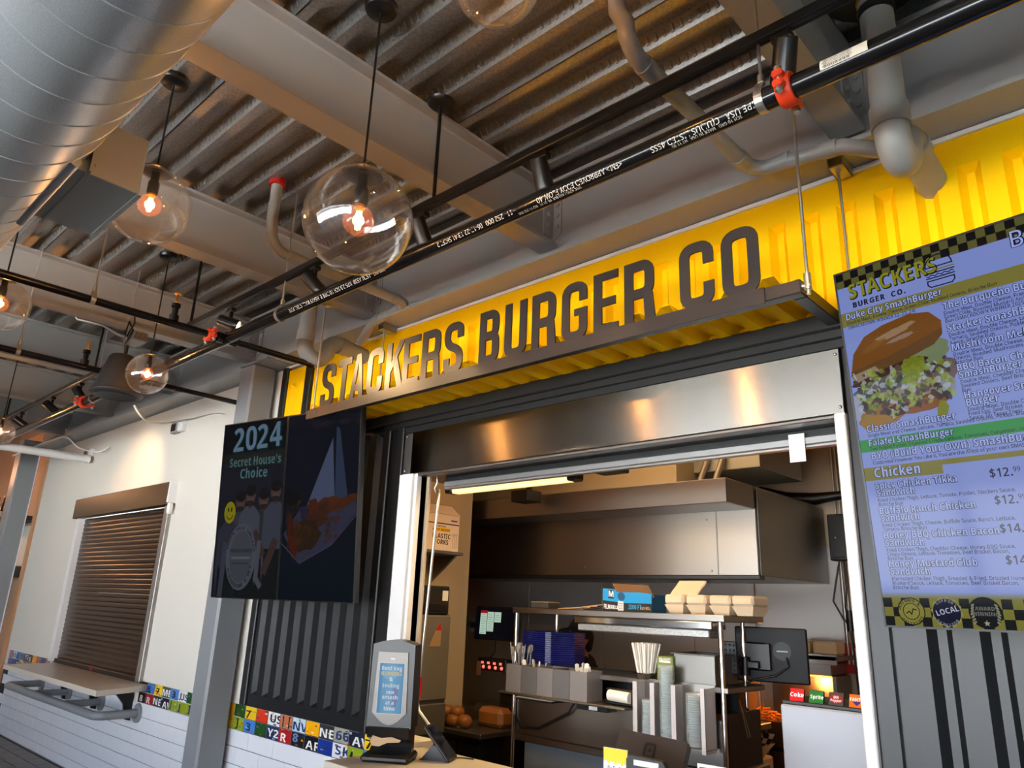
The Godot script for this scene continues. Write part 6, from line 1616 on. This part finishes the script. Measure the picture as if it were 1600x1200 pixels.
# ---------------------------------------------------------------- steel serving shelf between opening and cook line
func kitchen_shelf() -> void:
	var s := thing("serving_shelf", "stainless steel serving unit with two overshelves behind the counter", "shelf unit")
	var st: Material = mats.kitchen_steel
	put("worktop", MB.new().box(V(-3.48, 0.79, -1.44), V(-1.96, 0.83, -1.0), 0.004), st, s)
	put("front_panel", MB.new().box(V(-3.45, 0.83, -1.03), V(-2.0, 1.075, -1.01), 0.003), st, s)
	put("base_panel", MB.new().box(V(-3.42, 0.05, -1.10), V(-2.02, 0.785, -1.06), 0.004), mat("base_pale", Color(0.58, 0.64, 0.68), 0.4, 0.3), s)
	put("side_panel", MB.new().box(V(-2.02, 0.05, -1.42), V(-1.99, 1.1, -1.05), 0.003), mat("side_dark", Color(0.16, 0.12, 0.11), 0.4, 0.3), s)
	put("lower_shelf", MB.new().box(V(-3.48, 1.205, -1.42), V(-1.955, 1.235, -0.99), 0.004), st, s)
	put("bin_rail", MB.new().box(V(-3.46, 1.075, -1.04), V(-2.5, 1.088, -0.84), 0.003), st, s)
	put("dark_back", MB.new().box(V(-3.4, 1.08, -1.2), V(-2.0, 1.2, -1.18)), mats.black, s)
	put("upper_shelf", MB.new().box(V(-3.49, 1.560, -1.45), V(-1.955, 1.596, -0.98), 0.004), st, s)
	for q in [[-3.467, -1.0], [-1.99, -1.0], [-3.467, -1.42], [-2.06, -1.40]]: put("post", MB.new().rod(V(q[0], 0.5, q[1]), V(q[0], 1.575, q[1]), 0.0135, 12), mats.chrome, s)
	put("post_clamp", MB.new().rod(V(-3.467, 1.155, -1.0), V(-3.467, 1.20, -1.0), 0.03, 12), mats.black, s)
	put("cord", MB.new().tube([V(-3.44, 0.93, -0.99), V(-3.38, 0.87, -0.98), V(-3.25, 0.88, -0.98), V(-3.0, 1.0, -0.98), V(-2.95, 1.07, -0.98)], 0.007, 6), mats.black, s)
	var hl := thing("heat_strip", "long bright metal heat strip under the upper shelf", "heat lamp", V(0, 1.53, -0.98))
	put("housing", MB.new().box(V(-2.95, -0.01, -0.14), V(-2.02, 0.028, 0.02), 0.004), mats.chrome, hl)
	put("reflector", MB.new().box(V(-2.93, -0.055, -0.12), V(-2.04, -0.012, 0.012), 0.006), mats.galvanised, hl)
	# stack of blue trays with a rounded front
	var bs := thing("blue_tray_stack", "stack of royal blue plastic trays on the serving shelf, before the cook", "trays", V(-3.33, 1.236, -1.15))
	var pl := PackedVector2Array([Vector2(-0.12, -0.10), Vector2(0.10, -0.13), Vector2(0.13, -0.11), Vector2(0.16, -0.06), Vector2(0.22, 0.02), Vector2(0.22, 0.13), Vector2(-0.12, 0.13)])
	var bm := mat("tray_blue", Color(0.01, 0.05, 0.36), 0.35)
	for k in 17:
		var q := PackedVector2Array()
		var g := 1.0 + 0.008 * sin(k * 2.1)
		for p in pl: q.append(p * g)
		put("tray", MB.new().prism(q, 0.0, 0.0105), bm, bs).transform = Transform3D(Basis(Vector3.RIGHT, -PI / 2), V(0, 0.0127 * k, 0))
	# five bins in front with cutlery, then straws, cup rack
	var bl := ["grey sheet bin with upright forks, leftmost of the five bins under the blue trays", "grey sheet bin with white cutlery, second of the five bins from the left", "plain grey sheet bin, the middle one of the five bins", "grey sheet bin, fourth of the five bins from the left", "pale grey sheet bin with white sachets, rightmost of the five bins"]
	for k in 5:
		var x := -3.355 + 0.129 * k
		var o := thing("cutlery_bin", bl[k], "bin", V(x, 1.088, -0.94), "five cutlery bins")
		var m := MB.new()
		m.box(V(-0.062, 0, -0.075), V(0.062, 0.165, -0.072)).box(V(-0.062, 0, 0.072), V(0.062, 0.16, 0.076), 0.001).box(V(-0.063, 0, -0.075), V(-0.06, 0.163, 0.075)).box(V(0.06, 0, -0.075), V(0.063, 0.163, 0.075)).box(V(-0.062, 0, -0.075), V(0.062, 0.004, 0.075))
		put("bin", m, mat("bin_grey_%d" % (k % 2), Color(0.56, 0.55, 0.56) if k != 1 else Color(0.45, 0.45, 0.46), 0.35, 0.4), o)
		put("divider", MB.new().box(V(-0.058, 0.01, -0.02), V(0.058, 0.15, -0.017)), mats.dull_steel, o)
	for k in 26:
		var white := k >= 14
		var bin := (1 if k < 18 else 4) if white else 0
		var x := -3.355 + 0.129 * bin + (rng.randf() - 0.5) * 0.09
		var o := thing("fork" if not white else "white_spoon", "clear plastic fork standing in the leftmost bin" if not white else ("white plastic spoon lying in the second bin" if bin == 1 else "white paper sachet poking from the rightmost bin"), "cutlery", V(x, 1.10, -0.94 + (rng.randf() - 0.5) * 0.08), ["forks in the leftmost bin", "spoons in the second bin", "", "", "sachets in the rightmost bin"][bin], Basis(Vector3.BACK, (rng.randf() - 0.5) * 0.5) * Basis(Vector3.UP, rng.randf() * 3.0))
		var h := 0.25 + rng.randf() * 0.03 if not white else 0.165 + rng.randf() * 0.03
		var mm: Material = mat("clear_plastic", Color(0.55, 0.56, 0.58), 0.25) if not white else mats.white
		put("handle", MB.new().box(V(-0.004, 0, -0.0015), V(0.004, h - 0.05, 0.0015)), mm, o)
		put("head", MB.new().prism(PackedVector2Array([Vector2(-0.004, 0), Vector2(0.004, 0), Vector2(0.013, 0.018), Vector2(0.013, 0.048), Vector2(0.0, 0.054), Vector2(-0.013, 0.048), Vector2(-0.013, 0.018)]), -0.002, 0.002), mm, o).position = V(0, h - 0.05, 0)
	var cu := thing("straw_cup", "steel cup holding a bunch of white straws on the serving shelf", "cup", V(-2.475, 1.235, -1.02))
	put("cup", MB.new().lathe([Vector2(0, 0.0), Vector2(0.055, 0.0), Vector2(0.066, 0.03), Vector2(0.064, 0.03), Vector2(0.05, 0.004), Vector2(0, 0.004)], 20), st, cu)
	put("cup_rim", MB.new().lathe([Vector2(0.066, 0.028), Vector2(0.069, 0.031), Vector2(0.066, 0.034)], 20), mats.chrome, cu)
	var sm := MB.new().rod(V(0, 0, 0), V(0, 0.19, 0), 0.0055, 8).mesh()
	for k in 30:
		var a := k * 2.4
		var r := 0.045 * sqrt((k + 0.5) / 30.0)
		var o := thing("straw", "white paper wrapped straw standing in the steel cup", "straw", V(-2.475 + cos(a) * r, 1.24, -1.02 + sin(a) * r), "white straws in the steel cup", Basis(Vector3.BACK, -cos(a) * r * 5.0) * Basis(Vector3.RIGHT, sin(a) * r * 5.0))
		put("tube", sm, mats.white, o)
	for k in 2:
		var o := thing("green_box", ["small green and white box beside the steel pan, lower of two", "small green and white box beside the steel pan, upper of two"][k], "box", V(-2.325, 1.235 + 0.066 * k, -1.04), "green boxes by the pan")
		put("carton", MB.new().box(V(-0.05, 0, -0.06), V(0.05, 0.064, 0.06), 0.002), mat("box_green", Color(0.42, 0.50, 0.28), 0.7), o)
		put("label", MB.new().box(V(-0.035, 0.032, 0.06), V(0.035, 0.056, 0.061)), mats.white, o)
		put("lettering", text_mesh("STEVIA", true, 0.001), mat("ink", Color(0.15, 0.2, 0.12), 0.7), o).transform = Transform3D(Basis().scaled(Vector3.ONE * 0.02), V(-0.03, 0.036, 0.0615))
	var pn := thing("steel_pan", "deep rectangular stainless steel pan on the serving shelf", "pan", V(-2.155, 1.235, -1.12))
	var pm := MB.new()
	pm.box(V(-0.125, 0, -0.13), V(0.125, 0.15, -0.125), 0.002).box(V(-0.125, 0, 0.115), V(0.125, 0.15, 0.12), 0.002).box(V(-0.125, 0, -0.13), V(-0.12, 0.15, 0.12), 0.002).box(V(0.12, 0, -0.13), V(0.125, 0.15, 0.12), 0.002).box(V(-0.125, 0, -0.13), V(0.125, 0.006, 0.12), 0.002)
	put("wall", pm, mat("pan_steel", Color(0.5, 0.49, 0.47), 0.32, 0.95), pn)
	put("rim", MB.new().box(V(-0.14, 0.148, 0.118), V(0.14, 0.156, 0.138), 0.003).box(V(-0.14, 0.148, -0.145), V(0.14, 0.156, -0.128), 0.003).box(V(-0.14, 0.148, -0.145), V(-0.123, 0.156, 0.138), 0.003).box(V(0.123, 0.148, -0.145), V(0.14, 0.156, 0.138), 0.003), mats["pan_steel"], pn)
	# cup rack hanging on the shelf front
	var rk := thing("cup_rack", "steel rack with three upright channels for plastic cups and lids", "rack", V(0, 0.94, -0.985))
	put("back", MB.new().box(V(-2.47, 0.0, -0.004), V(-2.03, 0.30, 0.0)), st, rk)
	for x in [-2.465, -2.355, -2.225, -2.035]: put("divider", MB.new().box(V(x - 0.003, 0.0 if x < -2.1 else -0.02, 0.0), V(x + 0.003, 0.29, 0.11)).box(V(x - 0.003 if x < -2.1 else x - 0.02, 0.0 if x < -2.1 else -0.02, 0.105), V(x + (0.024 if x < -2.1 else 0.003), 0.29, 0.111)), mat("rack_pale", Color(0.74, 0.73, 0.74), 0.4, 0.3), rk)
	put("floor", MB.new().box(V(-2.47, -0.004, 0.0), V(-2.03, 0.0, 0.11)), st, rk)
	var cg := mat("cup_plastic", Color(0.80, 0.86, 0.88, 0.35), 0.1)
	cg.transparency = BaseMaterial3D.TRANSPARENCY_ALPHA
	var one := MB.new().lathe([Vector2(0.034, 0), Vector2(0.041, 0.03), Vector2(0.043, 0.032), Vector2(0.041, 0.034), Vector2(0.038, 0.03), Vector2(0.033, 0.003)], 18).mesh()
	for q in [[-2.405, 15, 0.9, "clear plastic lid in the left channel of the cup rack", "lids in the left channel"], [-2.285, 31, 1.0, "clear plastic cup in the tall middle channel of the cup rack", "cups in the middle channel"], [-2.12, 20, 1.12, "clear plastic cup in the right channel of the cup rack", "cups in the right channel"]]:
		for k in q[1]:
			var o := thing("plastic_cup", q[3], "cup", V(q[0], 0.944 + 0.0115 * k, -0.93), q[4], Basis().scaled(Vector3(q[2], 1, q[2])))
			put("cup", one, cg, o)
	# things in the dark gap: folded laptop, paper holder, cash drawer
	var tb := thing("folded_laptop", "thin pale folded laptop lying on the serving unit under the bins", "laptop", V(-3.14, 1.06, -0.90))
	put("lid", MB.new().box(V(-0.14, 0.008, -0.09), V(0.14, 0.014, 0.09), 0.003), mat("laptop_pale", Color(0.6, 0.62, 0.68), 0.3, 0.5), tb)
	put("base", MB.new().box(V(-0.14, 0, -0.09), V(0.14, 0.008, 0.09), 0.003), mats.black, tb)
	var ph := thing("paper_holder", "black holder with a curled white paper beside the cup rack", "holder", V(-2.58, 1.089, -0.93))
	put("tray", MB.new().box(V(-0.10, 0, -0.03), V(0.09, 0.085, 0.01), 0.004), mats.black, ph)
	put("paper", MB.new().tube([V(-0.07, 0.05, 0.02), V(0.07, 0.045, 0.02)], 0.03, 14), mats.white, ph)
	var cd := thing("receipt_box", "flat black box with a white label under the rightmost bin", "box", V(-2.75, 1.044, -0.93))
	put("case", MB.new().box(V(-0.12, 0, -0.06), V(0.1, 0.03, 0.04), 0.004), mats.black, cd)
	put("label", MB.new().box(V(-0.03, 0.004, 0.04), V(0.03, 0.026, 0.041)), mats.white, cd)
	# upper shelf goods
	var fb := Canvas.new(256, 96, Color(0.08, 0.08, 0.09), self)
	fb.rect(0, 0, 256, 52, Color(0.06, 0.55, 0.78)); fb.rect(30, 4, 60, 40, Color(0.08, 0.08, 0.09)); fb.center("M", 45, 34, 36, Color.WHITE, true)
	fb.oval(100, 26, 20, 18, Color(0.03, 0.3, 0.45)); fb.text("FILM ROLL", 6, 86, 26, Color.WHITE, true, 0.0, 0.0, 0.6); fb.text("2000 FT", 138, 84, 34, Color(0.1, 0.6, 0.8), true, 0.0, 0.0, 0.55); fb.text("FILM ROLL", 200, 84, 20, Color(0.8, 0.6, 0.45), true, 0.0, 0.0, 0.5)
	fb.rect(82, 46, 112, 94, Color(0.8, 0.8, 0.8)); for k in 4: fb.rect(86, 54 + k * 9, 108, 57 + k * 9, Color(0.4, 0.4, 0.42))
	var fl := thing("film_box", "blue and black film roll box with its cardboard flap open, on the upper shelf", "box", V(-2.64, 1.596, -1.14), "", Basis(Vector3.UP, -0.1))
	put("box", MB.new().box(V(-0.18, 0, -0.07), V(0.20, 0.10, 0.069), 0.002), mat("film_dark", Color(0.05, 0.30, 0.42), 0.6), fl)
	put("print", MB.new().face(V(-0.18, 0.001, 0.070), V(0.20, 0.001, 0.070), V(0.20, 0.105, 0.070), V(-0.18, 0.135, 0.070)), printed("film_print", fb.tex(), 0.6), fl)
	put("flap", MB.new().prism(PackedVector2Array([Vector2(-0.06, 0), Vector2(0.21, 0.0), Vector2(0.19, 0.075), Vector2(-0.08, 0.085)]), -0.002, 0.002), mats.cardboard, fl).transform = Transform3D(Basis(Vector3.RIGHT, 0.45), V(0, 0.085, 0.055))
	for q in [[-2.31, 0.12, 1.0, 0.5, "open foam takeout box, leftmost on the upper shelf"], [-2.17, 0.13, 0.0, 0.0, "closed foam takeout box, second on the upper shelf"], [-2.025, 0.12, 0.0, 0.1, "closed foam takeout box, third on the upper shelf"], [-1.89, 0.10, 0.0, 0.2, "closed foam takeout box, rightmost on the upper shelf, over its end"]]:
		var o := thing("takeout_box", q[4], "takeout box", V(q[0], 1.596, -1.16), "foam takeout boxes on the upper shelf", Basis(Vector3.UP, -0.08))
		var m := MB.new()
		var a := [V(-0.045, 0, -0.06), V(0.045, 0, -0.06), V(0.045, 0, 0.06), V(-0.045, 0, 0.06)]
		var b := [V(-0.065, 0.05, -0.085), V(0.065, 0.05, -0.085), V(0.065, 0.05, 0.085), V(-0.065, 0.05, 0.085)]
		for i in 4: m.quad(a[(i + 1) % 4], a[i], b[i], b[(i + 1) % 4])
		m.quad(a[0], a[1], a[2], a[3])
		put("base", m, mats.foam, o)
		put("lid", MB.new().box(V(-0.066, 0.05, -0.086), V(0.066, 0.105, 0.086), 0.012), mats.foam, o)
		if q[2] > 0.5: put("open_lid", MB.new().box(V(-0.07, 0, -0.008), V(0.12, 0.13, 0.008), 0.006), mats.foam, o).transform = Transform3D(Basis(Vector3.RIGHT, -0.9) , V(0.0, 0.105, 0.02))
	var bb := thing("dark_carton", "small dark flat carton at the upper shelf's left end", "carton", V(-3.30, 1.596, -1.1))
	put("box", MB.new().box(V(-0.08, 0, -0.06), V(0.07, 0.035, 0.06), 0.003), mat("carton_dark", Color(0.2, 0.18, 0.17), 0.7), bb)
	put("lid", MB.new().box(V(-0.082, 0.035, -0.062), V(0.072, 0.042, 0.062), 0.002), mat("carton_lid", Color(0.5, 0.45, 0.34), 0.7), bb)
	var pp := thing("paper_sheets", "loose tan paper sheets on the upper shelf beside the film roll box", "paper", V(-3.05, 1.597, -1.1))
	for k in 4: put("sheet", MB.new().box(V(-0.09, 0, -0.07), V(0.11, 0.004, 0.07)), mat("tan_paper", Color(0.72, 0.56, 0.38), 0.9), pp).transform = Transform3D(Basis(Vector3.UP, 0.2 * k) * Basis(Vector3.BACK, 0.05 * k), V(0.03 * k, 0.006 * k, 0))
	# monitor seen from behind, on an arm at the right post
	var mo := thing("kitchen_monitor", "black monitor seen from behind on an arm at the serving unit's right post", "monitor", V(-1.96, 1.245, -1.45), "", Basis(Vector3.UP, 0.25))
	put("back_shell", MB.new().box(V(-0.16, 0, -0.012), V(0.235, 0.295, 0.012), 0.008), mat("monitor_black", Color(0.03, 0.032, 0.038), 0.6), mo)
	put("electronics_box", MB.new().box(V(-0.10, 0.06, 0.012), V(0.04, 0.21, 0.035), 0.008), mats.black, mo)
	put("round_vent", MB.new().rod(V(0.10, 0.17, 0.012), V(0.10, 0.17, 0.018), 0.05, 20), mat("vent_grey", Color(0.10, 0.10, 0.10), 0.5), mo)
	put("vent_label", MB.new().box(V(0.07, 0.165, 0.018), V(0.13, 0.172, 0.019)), mats.grey_paint, mo)
	put("cable", MB.new().tube([V(0.12, 0.14, 0.02), V(0.13, 0.09, 0.025), V(0.06, 0.04, 0.03), V(-0.06, 0.01, 0.03), V(-0.12, -0.02, 0.03)], 0.006, 6), mats.black, mo)
	put("arm", MB.new().box(V(-0.18, 0.07, 0.02), V(-0.02, 0.11, 0.07), 0.006).rod(V(-0.10, 0.03, 0.05), V(-0.10, 0.13, 0.05), 0.028, 12), mats.black, mo)
	var kp := thing("keypad", "dark keypad with round buttons hanging behind the right front post", "keypad", V(-2.04, 1.29, -1.2))
	put("case", MB.new().box(V(-0.04, 0, -0.01), V(0.04, 0.17, 0.01), 0.004), mats.black, kp)
	for r in 6:
		for k in 3: put("button", MB.new().ball(V(-0.024 + 0.024 * k, 0.02 + 0.026 * r, 0.01), 0.008, 8), mat("button_grey", Color(0.2, 0.2, 0.2), 0.5), kp)
	var tl := thing("tongs", "thin steel tongs hanging at the serving unit's right end", "tongs", V(-1.975, 0.98, -1.2))
	for k in 2: put("arm", MB.new().rod(V(0.0, 0.0, -0.02 - 0.03 * k), V(0.0, 0.19, 0.06), 0.004, 6), mats.chrome, tl)

# ---------------------------------------------------------------- what shows past the far column
func far_bar() -> void:
	struct("wall_far", MB.new().box(V(-15.9, 0, -0.5), V(-11.3, 3.9, -0.3)), mat("warm_wall", Color(0.72, 0.58, 0.47), 0.8))
	var s := thing("bar_shelf", "dark wooden bottle shelf on the far wall past the end column", "shelf", V(-13.4, 2.55, -0.3))
	put("board", MB.new().box(V(-1.6, -0.06, 0), V(1.6, 0.0, 0.35), 0.004), mat("dark_wood", Color(0.09, 0.06, 0.045), 0.5), s)
	put("lower_board", MB.new().box(V(-1.6, -0.82, 0), V(1.6, -0.68, 0.4), 0.004), mats.black, s)
	put("light_board", MB.new().box(V(-1.6, -0.66, 0.0), V(1.6, -0.1, 0.02)), mats.plaster, s)
	for k in 6:
		var o := thing("bottle", "dark bottle standing on the far bar shelf past the end column", "bottle", V(-14.2 + 0.29 * k + 0.05 * sin(k * 5.0), 2.55, -0.13), "bottles on the far bar shelf")
		var w := 0.04 + 0.012 * (k % 3)
		put("glass", MB.new().lathe([Vector2(0, 0), Vector2(w, 0), Vector2(w, 0.2), Vector2(w * 0.4, 0.27), Vector2(w * 0.36, 0.36), Vector2(0, 0.36)], 14), mat("bottle_dark", Color(0.07, 0.045, 0.03), 0.2), o)
		put("label", MB.new().lathe([Vector2(w + 0.001, 0.06), Vector2(w + 0.001, 0.14)], 14), mat("bottle_label_%d" % (k % 2), Color(0.6, 0.55, 0.45) if k % 2 else Color(0.12, 0.10, 0.09), 0.7), o)
		put("cap", MB.new().lathe([Vector2(w * 0.4, 0.35), Vector2(w * 0.42, 0.38), Vector2(0, 0.38)], 12), mats.brass if k % 2 else mats.black, o)
	omni(V(-13.0, 3.2, 1.2), Color(1.0, 0.72, 0.5), 0.5, 0.1)
